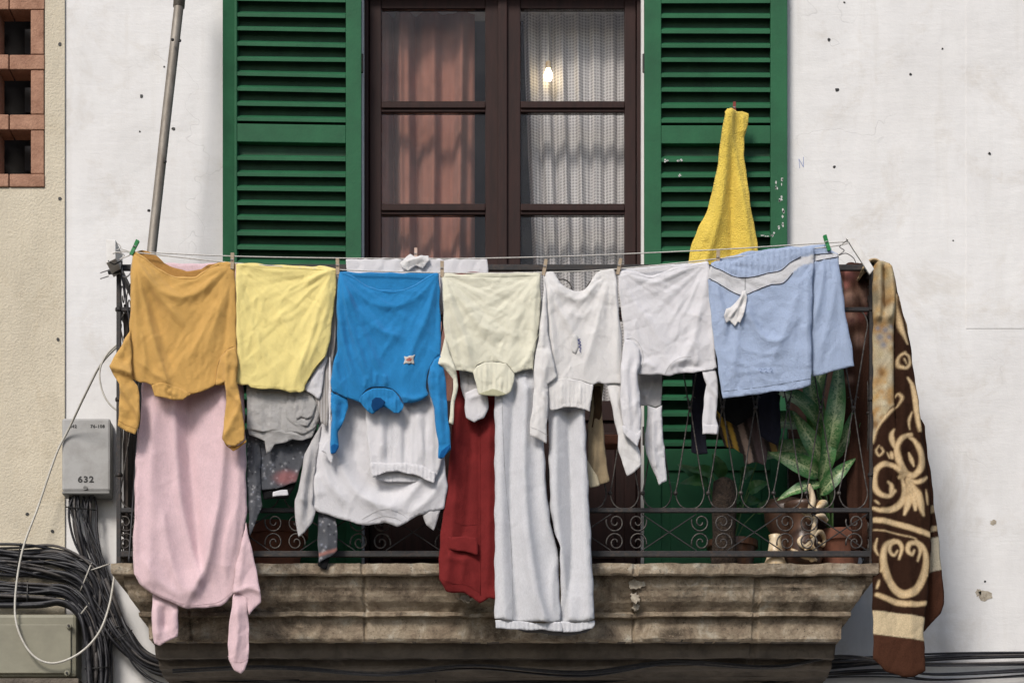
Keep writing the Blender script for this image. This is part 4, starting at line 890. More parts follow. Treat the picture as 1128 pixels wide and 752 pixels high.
leg = cloth('leg', [(783, 289), (790, 287), (807, 286), (826, 281), (838, 276.5), (860, 274), (884, 272), (897, 272), (896, 300), (894.5, 343), (894, 385), (894, 424), (880, 428), (860, 431), (840, 433), (820, 436), (797, 439), (793, 420), (790, 399), (786, 370), (782, 340), (780, 308)], -.818, f_vs, g, col=shc,
      folds=[([(824, 328), (826, 350), (840, 372), (856, 377), (868, 370)], 8, 6, 5), ([(822, 330), (812, 370), (806, 430)], 5, 7), ([(785, 310), (794, 335), (800, 380)], 6, 6), ([(890, 300), (889, 360), (891, 420)], 6, 5), ([(884, 300), (870, 350), (850, 400)], 5, 8), ([(795, 395), (820, 402), (850, 399)], 3, 5), ([(800, 415), (830, 409), (860, 411)], 2.6, 4), ([(810, 380), (835, 390), (870, 386)], 2.6, 5)],
      pins=[(789, 290, 2.4, 16, 70), (905, 274, 1.6, 12, 120)], wr=(2.0, 11), grain=80, eps=(.03, .028), roll=(.010, 5), vert=None,
      extra=lambda p: .0022*np.sin(p[:, 0]*1.05+.3*np.sin(p[:, 0]*.3))*np.clip((yat(pip1, p[:, 0])+3-p[:, 1])/6, 0, 1)*np.clip((p[:, 1]-270)/4, 0, 1))
seam(leg, pip1[:-3], m_thread, .0019, 'piping', .0016); seam(leg, pip2[:-3], m_thread, .0019, 'piping', .0016)
seam(leg2, pip1[-5:], m_thread, .0019, 'piping', .0016); seam(leg2, pip2[-3:], m_thread, .0019, 'piping', .0016)
seam(leg, [(797, 431), (840, 426), (893, 417)], f_vs, .0008); seam(leg, [(821, 306), (820.5, 326)], m_thread, .0010)
cloth('drawstring', [(818, 320), (821, 319), (823, 328), (821, 340), (819, 350), (815, 357), (812, 354), (809, 360), (804, 354), (800, 357), (797, 349), (800, 341), (805, 339), (810, 333), (815, 327)], -.836, f_white, g, h=1.2, roll=(.004, 2), wr=(1.0, 6), conf=leg, lift=.012, folds=[([(819, 322), (812, 340), (802, 352)], 6, 1.8), ([(818, 330), (812, 354)], -5, 1.6), ([(815, 335), (806, 352)], -4, 1.3)])
text_m = M('faint_print', (.25, .33, .55), None, 90, .8, 0)
for k in range(3): seam(leg, [(835+k*6, 408), (837+k*6, 406), (839+k*6, 408), (837+k*6, 410), (840+k*6, 411)], text_m, .0008, 'print', .002)

# ================= second row
GB = 'clothes hanging behind the outer row'
g = garment('sweater', 210, 670, -.72, 'long pale pink sweater hanging below the orange one, sleeves at the bottom', 'sweater', GB)
body = cloth('body', [(160, 290), (262, 290), (266, 380), (271, 486), (272, 560), (268, 600), (262, 630), (258, 654), (250, 662), (242, 667), (225, 669), (207, 670.5), (187, 663), (167, 654), (155, 643), (147, 632), (147, 600), (149, 560), (149, 508), (155, 460), (158, 400)], -.72, f_pink, g, h=2.6,
    folds=[([(172, 420), (168, 520), (166, 640)], 14, 12, 16, 'none'), ([(205, 420), (208, 500), (218, 600), (224, 640)], -20, 14, 10, 'start'), ([(192, 430), (198, 540), (214, 615), (222, 640)], 14, 7, 8, 'none'), ([(250, 430), (246, 520), (232, 610), (215, 650)], 18, 14, 8, 'none'), ([(264, 460), (262, 560), (250, 640)], 8, 7), ([(152, 520), (150, 600), (152, 630)], 6, 4),
     ([(180, 560), (190, 620), (207, 660)], 9, 7), ([(240, 560), (228, 620), (212, 662)], 6, 6), ([(260, 560), (250, 600), (248, 640)], 6, 4), ([(155, 610), (175, 640), (205, 662)], 5, 6)],
    wr=(1.6, 20), grain=8, eps=(.02, .012), roll=(.014, 8))
seam(body, [(149, 632), (168, 650), (187, 659.5), (207, 666), (225, 665), (242, 662), (257, 650)], f_pink, .0012)
seam(body, [(152, 470), (150, 540), (151, 572)], f_pink, .0012)
seam(body, [(232, 418), (236, 440), (250, 458), (270, 466)], f_pink, .0012)
cloth('sleeve', [(168, 652), (196, 664), (196, 685), (196, 700), (186, 706), (176, 711), (170, 708), (167, 694), (168, 672)], -.705, f_pink, g, folds=[([(174, 660), (173, 690), (178, 708)], 9, 5), ([(181, 665), (182, 695)], -8, 4), ([(192, 670), (192, 698)], 4, 3)], roll=(.010, 4))
cloth('sleeve', [(271, 575), (276, 600), (282, 625), (287, 650), (287, 663), (281, 670), (274, 677), (272, 660), (262, 653), (256, 655), (259, 630), (264, 605)], -.735, f_pink, g, folds=[([(270, 590), (262, 650)], 6, 4), ([(262, 652), (275, 648), (287, 652)], 8, 3, 6, 'none')], roll=(.009, 4))
cloth('sleeve', [(257, 654), (264, 650), (270, 652), (273, 660), (274, 690), (273.5, 729), (270, 737), (265.5, 741.5), (258, 738), (251, 725), (252, 690)], -.725, f_pink, g, folds=[([(262, 660), (262, 700), (258, 732)], 9, 5), ([(272, 670), (272, 725)], -4, 3)], roll=(.010, 4))
seam(g.children[-1], [(251, 722), (258, 728), (266, 729), (273.5, 724)], f_pink, .0012)

g = garment('blouse', 310, 495, -.745, 'crinkled white lacy blouse in ruffled layers under the yellow shirt', 'blouse', GB)
cloth('body', [(272, 330), (352, 330), (353, 445), (352, 465), (343, 482), (333, 485), (322, 483), (314, 488), (303, 489), (298, 497), (293, 499), (291.5, 485), (284, 483), (275, 479), (272, 460)], -.745, f_lace, g, folds=[([(275, 470), (300, 474), (330, 480)], 4, 3), ([(318, 440), (316, 460), (340, 475)], 8, 3, 5), ([(344, 435), (350, 455), (340, 478)], 6, 4)], wr=(1.3, 9), grain=80, eps=(.03, .03), roll=(.008, 4))
cloth('ruffle', [(272, 425), (300, 427), (335, 430), (350, 438), (351, 455), (347, 470), (335, 479), (322, 475), (312, 477), (300, 473), (290, 476), (281, 474), (272, 472)], -.755, f_lace, g, wr=(1.3, 9), grain=85, eps=(.03, .03), roll=(.008, 5), vert=(2, 15, 1))
cloth('ruffle', [(318, 430), (345, 433), (350, 445), (346, 458), (338, 470), (328, 466), (318, 462), (315, 450)], -.762, f_lace, g, wr=(1.3, 9), grain=60, eps=(.03, .03), roll=(.008, 4))
cloth('ruffle', [(326, 431), (345, 433), (348, 446), (344, 458), (337, 462), (331, 459), (327, 462), (324, 448)], -.768, f_lace, g, wr=(2, 6), eps=(.03, .03), roll=(.007, 4))

def floral(p):
    c = np.tile(np.array([.10, .105, .12]), (len(p), 1)); r = np.random.default_rng(3)
    for _ in range(520):
        x, y_, s_ = r.uniform(268, 375), r.uniform(470, 632), r.uniform(.5, 1.3); k = r.integers(4)
        q = np.exp(-(((p[:, 0]-x)**2+(p[:, 1]-y_)**2)/s_**2))[:, None]; c = c*(1-q)+q*np.array([(.5, .5, .52), (.3, .32, .38), (.02, .02, .03), (.4, .4, .42)][k])
    q = np.exp(-(((p[:, 0]-316)/14)**2+((p[:, 1]-526)/8)**2)**2)[:, None]*.7; c = c*(1-q)+q*np.array([.42, .16, .16])
    q = np.clip(1-np.abs(p[:, 1]-(611-.28*(p[:, 0]-351)))/3, 0, 1)[:, None]*(p[:, 0] > 345)[:, None]; c = c*(1-q)+q*np.array([.5, .22, .18])
    return c
g = garment('top', 320, 540, -.70, 'dark grey floral top with a hanging white care tag', 'top', GB)
cloth('body', [(274, 330), (350, 330), (350, 470), (338, 500), (326, 531), (313, 536), (301, 538.5), (288, 539), (284, 500), (275, 440)], -.70, f_v, g, h=1.4, col=floral, wr=(1.8, 14), folds=[([(300, 470), (310, 500), (318, 535)], 5, 6)], it=40)
cloth('neckline', [(286, 532), (301, 536), (326, 528), (324, 538), (318, 548), (290, 550)], -.69, f_blk, g)
cloth('care_tag', [(300, 541), (317, 539.5), (318, 545), (300.5, 546.5)], -.715, f_white2, g, h=1.5, wr=None, roll=(.002, 2))
cloth('sleeve', [(272, 470), (287, 478), (287, 520), (288, 541), (288.5, 557), (282, 574), (275.5, 590), (273, 560), (272, 520)], -.706, f_v, g, h=1.4, col=floral, folds=[([(280, 480), (282, 540), (277, 580)], 6, 4)], it=40)
cloth('sleeve', [(351, 560), (370, 565), (371, 585), (372, 605.5), (366, 611), (358, 616), (351, 620), (350, 600)], -.70, f_v, g, h=1.4, col=floral, folds=[([(360, 565), (361, 612)], 7, 6)], it=40)
cloth('cuff', [(351, 612), (366, 608), (363, 613), (360, 627), (355, 626), (350, 622.5)], -.688, f_blk, g)

g = garment('tshirt', 420, 578, -.725, 'large white t-shirt hanging low behind the blue sweater', 't-shirt', GB)
body = cloth('body', [(370, 300), (486, 300), (484, 400), (484, 451), (490, 508), (493, 534), (489, 560), (476, 563), (461, 567), (449, 575), (437, 580), (430, 577), (424, 575), (415, 577), (406, 579), (392, 576), (378, 572), (364, 568), (352, 564), (341, 557), (343, 530), (346, 500), (354, 450), (364, 390)], -.725, f_white2, g, h=2.4,
    folds=[([(365, 440), (372, 500), (395, 545), (430, 560)], 12, 9, 12, 'none'), ([(352, 480), (362, 530), (390, 562)], 9, 7, 9), ([(385, 470), (395, 515), (425, 540), (455, 535)], -10, 10), ([(484, 470), (470, 520), (440, 560)], 9, 9, 7), ([(489, 520), (475, 548), (450, 568)], 7, 6), ([(348, 520), (352, 550)], 5, 5), ([(400, 545), (420, 565), (425, 573)], 4, 4)],
    wr=(1.8, 16), eps=(.022, .018), roll=(.012, 7))
seam(body, [(405, 575), (414, 571), (424, 569), (436, 571), (442, 574)], f_greyw, .0010); seam(body, [(399, 572), (412, 565), (426, 562), (440, 565), (449, 571)], f_greyw, .0009)
cloth('sleeve', [(354, 468), (343, 484), (336, 500), (331, 528), (325, 552), (325, 566), (328, 591.5), (336, 586), (344, 575), (348, 563), (344, 555), (345, 530), (350, 500)], -.74, f_greyw, g, folds=[([(342, 490), (335, 540), (331, 580)], 8, 4), ([(347, 500), (340, 540), (338, 575)], -6, 3), ([(330, 550), (338, 553)], 4, 3)], roll=(.009, 4))
cloth('sleeve', [(464, 562), (486, 558), (483, 570), (477, 584.5), (470, 578)], -.722, f_greyw, g, roll=(.008, 4), folds=[([(474, 562), (475, 580)], 4, 4)])
g = garment('shorts', 445, 528, -.755, 'white elastic hemmed shorts hanging in front of the large white t-shirt', 'shorts', GB)
cloth('body', [(400, 330), (482, 330), (480, 451), (485, 480), (488, 500), (484, 515), (478, 531.5), (470, 529), (455, 522), (440, 519), (425, 520), (412, 524), (408, 512), (404, 480), (403, 448)], -.755, f_white2, g, vert=(3.2, 19, 1), folds=[([(420, 450), (422, 505)], 6, 4, 6), ([(460, 450), (468, 510)], 6, 5), ([(445, 450), (447, 505)], -5, 4)], wr=(1.2, 14), grain=4, eps=(.03, .012), roll=(.010, 6))
cloth('elastic_hem', [(407, 509), (425, 510), (445, 509), (465, 513), (481, 520), (478, 532), (470, 529), (455, 522), (440, 519), (425, 520), (411, 526), (408, 520)], -.765, f_white2, g, h=1.5, vert=(1.6, 4.5, 0), roll=(.005, 3), wr=(1, 6), eps=(.05, .01))
cloth('inner_hem', [(412, 522), (425, 519), (445, 518), (470, 527), (462, 531), (445, 531), (428, 530), (414, 528)], -.74, f_white2, g, h=1.8, vert=(1.2, 5, 0), roll=(.004, 3))

g = garment('trousers', 515, 655, -.715, 'dark red trousers hanging between white t-shirt and grey sweatpants', 'trousers', GB)
body = cloth('leg', [(498, 300), (548, 300), (549, 662), (538, 658), (529, 664), (520, 657), (512, 653), (500, 653), (491, 651), (484, 637), (483.5, 612), (484.5, 592), (491, 550), (496, 500), (499, 450)], -.715, f_red, g, h=2.4, folds=[([(505, 450), (500, 560), (492, 640)], 9, 6, 8, 'none'), ([(522, 440), (516, 540), (510, 600)], -6, 6), ([(512, 612), (508, 645)], 5, 4), ([(540, 440), (538, 600), (536, 655)], 7, 5), ([(528, 440), (529, 660)], -5, 3), ([(490, 615), (515, 618)], 4, 3)], wr=(1.5, 12), roll=(.012, 6))
cloth('pocket_flap', [(493, 590), (526, 592), (527, 611), (518, 609), (505, 607), (495, 604)], -.735, f_red, g, roll=(.004, 3))
seam(body, [(528, 430), (529, 520), (529, 655)], f_red, .0022); seam(body, [(487, 639), (500, 643), (514, 644), (528, 652)], f_red, .0012); seam(body, [(498, 575), (512, 578), (526, 577)], f_red, .001)

g = garment('sweatpants', 600, 692, -.76, 'long light grey sweatpants hanging down past the stone slab', 'trousers', GB)
lg = cloth('leg', [(545, 330), (602, 330), (598, 473), (602, 540), (606, 575), (614, 604), (616, 640), (617.5, 684), (600, 686), (575, 684), (545, 682), (545, 600), (545, 450)], -.765, f_ponti, g, h=2.5, folds=[([(552, 430), (552, 560), (556, 680)], 10, 7, 12, 'none'), ([(566, 430), (562, 560), (570, 680)], -12, 5, 9, 'none'), ([(580, 430), (578, 540), (590, 640), (600, 683)], 18, 14, 7, 'none'), ([(596, 470), (600, 560), (610, 610)], 8, 5), ([(574, 560), (582, 620), (592, 682)], 7, 5), ([(612, 610), (608, 650), (612, 683)], 5, 4)], wr=(1.1, 22), grain=3, eps=(.018, .006), roll=(.014, 6))
seam(lg, [(553, 440), (556, 520), (563, 600), (565, 683)], fabric('grey_seam', (.40, .40, .42), 0), .0012)
rg = cloth('leg', [(604, 330), (643, 330), (644, 456), (649, 558), (652, 620), (655, 682), (640, 685), (617.5, 685), (617.5, 640), (617, 605), (611, 588), (606, 558), (604, 473)], -.758, f_ponti, g, h=2.5, folds=[([(612, 440), (614, 560), (628, 680)], 12, 6, 9, 'none'), ([(626, 440), (630, 560), (630, 620), (622, 680)], -12, 6, 5, 'none'), ([(640, 440), (643, 560), (648, 680)], 12, 6, 11, 'none'), ([(606, 500), (612, 580), (618, 640)], 6, 4)], wr=(1.1, 22), grain=3, eps=(.018, .006), roll=(.014, 6))
for pl, yy in (([(545, 682), (575, 684), (600, 686), (618, 684), (620, 690), (620, 695), (600, 694), (575, 693), (546, 692)], -.772), ([(617, 684), (635, 685), (655, 682), (655, 688), (652, 692), (640, 695), (620, 696)], -.765)):
    cloth('cuff', pl, yy, f_ponti, g, h=1.5, vert=(2.0, 5, 0), roll=(.008, 4), eps=(.05, .01))
cloth('cuff_inside', [(570, 693), (600, 693), (635, 694), (652, 691), (645, 697), (625, 700), (600, 698), (580, 696)], -.745, fabric('grey_inside', (.16, .15, .15), 0), g, h=2, roll=(.003, 3))

g = garment('sock', 525, 465, -.75, 'rolled white sock hanging below the cream collar', 'sock', GB)
cloth('leg', [(504, 330), (530, 330), (532, 400), (530, 430), (520, 445), (512, 440), (507, 425), (505, 400)], -.75, f_greyw, g, vert=(2, 10, 0))
cloth('toe', [(512, 432), (522, 428), (534, 428), (538, 438), (538, 448), (533, 460), (522, 465), (514, 460), (512, 448)], -.765, f_white2, g, h=1.7, roll=(.022, 10), folds=[([(515, 440), (528, 436), (537, 440)], 4, 3)])

g = garment('shirt', 658, 536, -.68, 'khaki garment hanging just right of the grey sweatpants', 'shirt', GB)
cloth('body', [(650, 330), (666, 330), (664, 430), (663, 450), (665, 480), (669, 512), (671, 530), (660, 534), (650, 537), (647, 520), (648, 470), (652, 440)], -.68, f_khaki, g, h=1.8, folds=[([(656, 440), (656, 500), (652, 535)], 7, 4), ([(663, 450), (664, 510)], 5, 3)], roll=(.008, 4))
cloth('lining', [(646, 505), (652, 515), (658, 524), (660, 534), (650, 537), (646, 525)], -.70, fabric('pale_khaki', (.62, .54, .38), .1), g, h=1.8)
cloth('strap', [(652, 425), (662, 425), (663, 450), (659, 470), (652, 470), (655, 450)], -.69, fabric('dark_brown_cloth', (.07, .04, .02), 0), g, h=1.8, folds=[([(657, 430), (657, 465)], 5, 3)])

g = garment('sweatshirt', 718, 530, -.70, 'white long sleeved garment with drooping sleeve behind the outer white sweatshirts', 'sweatshirt', GB)
cloth('body', [(696, 330), (729, 330), (729, 446), (722, 449), (713, 447), (705, 446), (698, 430)], -.70, f_greyw, g, h=1.8, folds=[([(722, 415), (715, 432), (711, 446)], 6, 3), ([(705, 420), (710, 440)], 4, 3)])
cloth('sleeve', [(713, 446), (722, 449), (729, 446), (730, 470), (732, 500), (735, 529), (730, 531), (726, 534.5), (719, 518), (712, 500), (710, 478), (713, 460)], -.705, f_white2, g, h=1.8, roll=(.009, 4), folds=[([(720, 450), (720, 500), (727, 530)], 7, 4), ([(727, 450), (728, 500)], 4, 3)])

g = garment('cloth', 458, 330, -.70, 'thin white cloth doubled over the inner line behind the blue sweater', 'cloth')
cloth('body', [(381, 285), (420, 284.5), (458, 285), (500, 284.5), (537, 284), (538, 300), (534, 345), (384, 345)], -.70, f_white2, g, vert=(2.2, 16, 0, .3), roll=(.003, 3), wr=(1.5, 10), grain=20)
cloth('gathered_bow', [(440, 290), (447, 283), (452, 280), (458, 284), (464, 281), (472, 281), (474, 288), (466, 296), (458, 293), (450, 298), (444, 296)], -.715, f_white, g, h=1.3, wr=(2.5, 5), folds=[([(445, 290), (458, 286), (470, 286)], 6, 3)], roll=(.006, 3))

# hanging inside the railing
g = garment('jacket', 820, 490, -.55, 'navy and black jacket hanging inside the railing below the blue shorts', 'jacket')
cloth('sleeve', [(762, 330), (784, 330), (782, 405), (776, 440), (777, 470), (779, 500), (770, 501), (762, 498), (761, 460), (763, 420)], -.55, f_navy, g, folds=[([(770, 415), (768, 490)], 8, 5)])
cloth('body', [(784, 330), (850, 330), (852, 440), (840, 456), (825, 460), (810, 469), (798, 462), (790, 452), (786, 430)], -.555, f_blk, g, wr=(3, 12))
cloth('front_panel', [(834, 330), (862, 330), (858, 430), (861, 476), (856, 490), (846, 486), (838, 480), (834, 440)], -.57, f_navy, g, folds=[([(848, 430), (850, 485)], 8, 6), ([(857, 430), (858, 475)], -5, 4)], roll=(.012, 6))
def strp(p):
    c = np.tile(np.array([.05, .035, .03]), (len(p), 1)); u = p[:, 0]-.28*(p[:, 1]-460)
    for x0, x1, k in ((792, 796, (.55, .33, .05)), (799, 804, (.58, .35, .06)), (810, 817, (.42, .30, .24)), (822, 834, (.13, .09, .09)), (840, 846, (.36, .22, .07))):
        m = np.clip(np.minimum(u-x0, x1-u)+.5, 0, 1)[:, None]; c = c*(1-m)+m*np.array(k)
    return c
g = garment('scarf', 815, 510, -.50, 'brown and mustard striped cloth hanging below the black jacket inside the railing', 'scarf')
cloth('body', [(786, 420), (860, 420), (857, 500), (846, 496), (843, 512), (832, 509), (821, 512), (819, 500), (808, 493), (798, 493), (790, 470)], -.50, f_v, g, h=1.5, col=strp, vert=(4, 15, 1), roll=(.006, 3))

# towel on the shutter
g = garment('towel', 800, 300, -.13, 'bright yellow terry towel hanging by one corner on the right shutter', 'towel')
cloth('towel_body', [(797.5, 128), (800, 124), (805, 122.5), (811, 124), (818, 123), (825, 126), (823, 138), (819.5, 152), (820, 175), (822, 195), (828, 235), (835, 275), (838, 318), (756, 318), (757, 292), (763, 266), (771, 248), (780, 230), (787, 202), (792, 170), (796, 140)], -.14, f_towel, g, h=2.0,
    folds=[([(806, 126), (806, 150), (814, 200), (824, 260), (828, 315)], 14, 8, 5, 'none'), ([(800, 130), (799, 180), (792, 240), (774, 300)], 16, 10, 7, 'none'), ([(809, 128), (806, 200), (806, 310)], -12, 6, 8, 'start'), ([(818, 126), (818, 150)], 6, 3), ([(794, 170), (786, 240), (765, 290)], 7, 5), ([(775, 260), (780, 300)], -7, 6)], wr=(1.6, 20), grain=10, roll=None, solid=.004)
def peg(px, py, y, label, cmats, tilt=0, name='clothes_peg', sc=1.0):
    g = thing(name, W(px, py, y), label, 'clothes peg', 'pegs on the washing lines')
    b0 = W(px, py, y)
    for s_ in (-1, 1):
        b = MB(); pr = [(-.0005, -.034), (.0045, -.034), (.0050, -.012), (.0040, -.004), (.0055, .004), (.0060, .012), (.0085, .036), (.0055, .037), (.0010, .010), (.0008, -.02)]
        vs = [(b0.x+s_*0+xx, b0.y+s_*(x), b0.z+z) for xx in (-.0078, .0078) for x, z in pr]; n = len(pr)
        b.add(vs, [tuple(range(n)), tuple(range(2*n-1, n-1, -1))]+[(i, (i+1) % n, n+(i+1) % n, n+i) for i in range(n)])
        b.build('prong', cmats[0], g, bevel=.0008)
    b = MB()
    for k in range(4): 
        q = [(b0.x-.0062+.0031*k, b0.y+.0068*math.cos(t), b0.z+.006+.0068*math.sin(t)) for t in np.linspace(0, 2*math.pi, 10)]; b.tube(q, .0011, 5)
    b.build('spring', cmats[1], g, smooth=True)
    g.rotation_euler = (0, tilt, 0); g.scale = (sc, sc, sc)
    return g
wd = (m_wood, m_steel)
peg(256, 288, -.803, 'wooden peg between orange sweater and yellow shirt', wd, .02)
peg(372, 294, -.803, 'wooden peg between yellow shirt and blue sweater', wd, -.03)
peg(487, 297, -.803, 'wooden peg between blue sweater and cream shirt', wd, .0)
peg(600, 295, -.803, 'wooden peg between cream shirt and white logo sweatshirt', wd, .18)
peg(682, 294, -.803, 'wooden peg between the two white sweatshirts', wd, .2)
peg(791, 285, -.803, 'wooden peg between white sweatshirt and blue shorts', wd, .02)
peg(148, 273, -.805, 'green plastic peg at the corner of the orange sweater', (m_pgreen, m_steel), .45)
peg(911, 268, -.805, 'green plastic peg at the right corner of the blue shorts', (m_pgreen, m_steel), -.3)
peg(458, 281, -.705, 'small pale wooden peg on the inner line above the blue sweater', (M('pale_pink_wood', (.62, .45, .36), (.5, .36, .3), 60, .8, .3), m_steel), .02, sc=.85)
peg(809, 120, -.145, 'dark red peg holding the yellow towel on the shutter', (m_pred, m_steel), .0, sc=.85)

# parts of parts: cuffs belong to their sleeves, linings to their collars
def nearest(o, name):
    sib = [s_ for s_ in o.parent.children if s_.name.split('.')[0] == name and s_ is not o]
    cen = lambda q: np.mean([tuple(v.co) for v in q.data.vertices], 0)
    return min(sib, key=lambda s_: np.linalg.norm(np.min(np.array([tuple(v.co) for v in s_.data.vertices])-cen(o), axis=0)*0+np.min(np.linalg.norm(np.array([tuple(v.co) for v in s_.data.vertices])-cen(o), axis=1)))) if sib else None
for o in list(bpy.data.objects):
    nm = o.name.split('.')[0]
    if o.parent is None or o.parent.parent is not None: continue
    to = {'cuff': 'sleeve' if any(s_.name.startswith('sleeve') for s_ in o.parent.children) else 'leg', 'collar_inside': 'collar', 'cuff_inside': 'leg', 'inner_hem': 'elastic_hem', 'drawstring': 'leg', 'badge': 'body', 'logo_patch': 'body', 'waistband_back': 'leg', 'pocket_flap': 'leg', 'neckline': 'body', 'care_tag': 'body'}.get(nm)
    if to:
        q = nearest(o, to)
        if q: o.parent = q
# ================================================================= BLANKET
def blanket_field(u, v, P):
    """P: (n,2) pixel positions; returns plush colours"""
    dark, cream, tan = np.array([.034, .016, .010]), np.array([.66, .50, .30]), np.array([.40, .24, .10])
    c = np.tile(dark, (len(P), 1))
    def stroke(line, w0, w1=None, colr=cream, closed=False):
        nonlocal c
        ln = cr(line, 7); d, t, s = dist_poly(P, ln); w1 = w0 if w1 is None else w1
        wd = w0+(w1-w0)*np.sin(math.pi*t)
        m = np.clip((wd-d)/1.3+.5, 0, 1)[:, None]; edge = np.clip(1-np.abs(d-wd*.35)/(wd+.1), 0, 1)[:, None]
        cc = colr*(.75+.25*edge)
        c = c*(1-m)+cc*m
    return c, stroke, dark, cream, tan
def pat_front(P):
    c, stroke, dark, cream, tan = blanket_field(0, 0, P)
    yb = np.interp(P[:, 0], [958, 962, 966, 972, 980, 987], [492, 484, 472, 461, 450, 444])
    up = np.clip((yb-P[:, 1])/2+.5, 0, 1)*np.clip((985.5-P[:, 0])/1+.5, 0, 1)
    r = np.random.default_rng(5); fl = np.tile(np.array([.50, .42, .28]), (len(P), 1))
    for _ in range(170):
        x, y_, s_ = r.uniform(958, 990), r.uniform(285, 470), r.uniform(1.5, 5.5)
        k = [(.40, .22, .07), (.58, .52, .38), (.52, .32, .12), (.22, .12, .05), (.5, .42, .25)][r.integers(5)]
        q = .75*np.exp(-(((P[:, 0]-x)**2+((P[:, 1]-y_)*.8)**2)/s_**2))[:, None]; fl = fl*(1-q)+q*np.array(k)
    for (x, y_, s_) in ((975, 364, 3.5), (969, 372, 4), (979, 372, 3), (973, 380, 4), (981, 360, 2.5), (967, 362, 2.5)):
        q = .8*np.exp(-(((P[:, 0]-x)**2+(P[:, 1]-y_)**2)/s_**2))[:, None]; fl = fl*(1-q)+q*np.array([.20, .22, .28])
    def S(*a, **k):
        nonlocal c
        line, w0, w1 = a[0], a[1], a[2] if len(a) > 2 else a[1]
        ln = cr(line, 7); d, t, s = dist_poly(P, ln); wd = w0+(w1-w0)*np.sin(math.pi*t)
        m = np.clip((wd-d)/2.0+.5, 0, 1)[:, None]**1.3; sh = np.clip(d/(wd+.1), 0, 1)[:, None]
        c = c*(1-m)+(cream*(1-sh*.45)+tan*sh*.45)*m
    # edge strip at the right going up
    S([(986, 326), (987, 340), (992, 362), (998, 380)], 1.2, 2.6); S([(996, 390), (990, 395), (990, 403), (996, 407), (1001, 402), (1000, 394), (995, 391)], 1.4, 1.8); S([(995, 397), (997, 402)], .8, 1)
    S([(999, 418), (1004, 426), (1007, 440), (1010, 462), (1012, 476)], 1.6, 3.2); S([(987, 437), (990, 434), (993, 440), (990, 447), (987, 449)], .9, 1.3); S([(990, 330), (996, 350), (1001, 372)], .5, 1)
    # big scrolls
    S([(962, 488), (965, 474), (972, 463), (986, 448)], 1.2, 2.2)
    S([(984, 474), (981, 481), (983, 490), (986, 495)], 1, 3.4); S([(981, 500), (982, 505)], 2, 2.6)
    S([(968, 492), (965, 497), (968, 503), (972, 499), (970, 494)], .7, 1.1)
    S([(1003, 480), (996, 482), (989.5, 488), (987, 498), (990.7, 512), (998, 522.5), (1007.4, 523.7), (1014, 514), (1013.4, 500), (1007, 487), (1001, 483)], 2.0, 3.4); S([(1000, 500), (1003, 507), (1006, 514)], 1, 2.6)
    S([(994, 526), (990, 520), (983.5, 514), (971.5, 513), (964, 521), (963.5, 536), (970, 546), (979, 547), (985, 541)], 2.0, 3.2); S([(977, 532), (981, 536), (980, 545)], 1.4, 3)
    S([(993, 528), (996, 540), (993, 553), (983, 561), (970, 563), (962, 560)], 1.8, 3.8)
    S([(990, 526), (998, 522)], 2.2, 2.8)
    S([(998, 528), (1002, 545), (996, 567)], 1.6, 4.4); S([(999, 530), (1006, 546), (1008, 562)], 1.6, 4.2); S([(1001, 530), (1010, 545), (1016, 568)], 1.6, 4); S([(1000, 528), (1011, 532), (1020, 526)], 1.4, 2.6)
    S([(963, 573), (985, 577), (1005, 583), (1024, 589)], 3.0, 3.2)
    S([(963, 584), (985, 588), (1008, 594)], .8, .8)
    # heart
    S([(988, 607), (984, 612), (979, 608), (980, 600), (988, 597), (993, 604), (990, 616)], 1.3, 2.6)
    S([(1006, 607), (1003, 612), (999, 607), (1001, 600), (1009, 599), (1013, 606), (1010, 618)], 1.3, 2.6)
    S([(984, 596), (975, 601), (972, 616), (976, 634), (984, 648), (996, 655), (1008, 650), (1016, 636), (1020, 618), (1016, 603), (1008, 597)], 2.2, 4.6)
    S([(974, 622), (970, 630)], 1.2, 2.4); S([(1018, 628), (1021, 634)], 1, 2); S([(966, 655), (985, 663), (1005, 666), (1020, 664)], 2.4, 3.4)
    S([(966, 594), (964, 604), (967, 612)], .8, 1.4); S([(968, 640), (966, 648)], 1, 1.6);  S([(1019, 540), (1021, 556)], .6, 1.4); S([(976, 500), (979, 506)], .8, 1.2); S([(964, 552), (968, 556)], .8, 1.2); S([(1004, 455), (1000, 465), (1001, 474)], .8, 1.8)
    c = c*(1-up[:, None])+fl*up[:, None]
    band = lambda a, b_, k: (np.clip(np.minimum(P[:, 1]-(a+.14*(P[:, 0]-962)), (b_+.14*(P[:, 0]-962))-P[:, 1])/1.3+.5, 0, 1)[:, None], np.array(k))
    for a, b_, k in ((672, 698, (.62, .50, .32)), (698, 760, (.072, .030, .018))):
        m, kk = band(a, b_, k); c = c*(1-m)+kk*m
    return c
def plush(name):
    m, nt, N, L, P = nodes(name); co = N.new('ShaderNodeTexCoord').outputs['Object']
    a = N.new('ShaderNodeAttribute'); a.attribute_name = 'Col'
    c = mix(N, L, 1.0, a.outputs['Color'], ramp(N, L, noise(N, L, co, 170, 6, .85), [(.3, .55), (.66, 1.1)]), 'MULTIPLY')
    L.new(c, P.inputs['Base Color']); P.inputs['Roughness'].default_value = .95; P.inputs['Sheen Weight'].default_value = .0; P.inputs['Specular IOR Level'].default_value = .05
    n1 = bump(N, L, noise(N, L, co, 30, 4, .6), .3, .008); L.new(bump(N, L, noise(N, L, co, 500, 3, .7), .7, .003, n1), P.inputs['Normal'])
    return m
m_plush = plush('plush_blanket')
g = garment('blanket', 990, 740, -.64, 'brown and cream scroll patterned plush blanket draped over the right end of the railing', 'blanket')
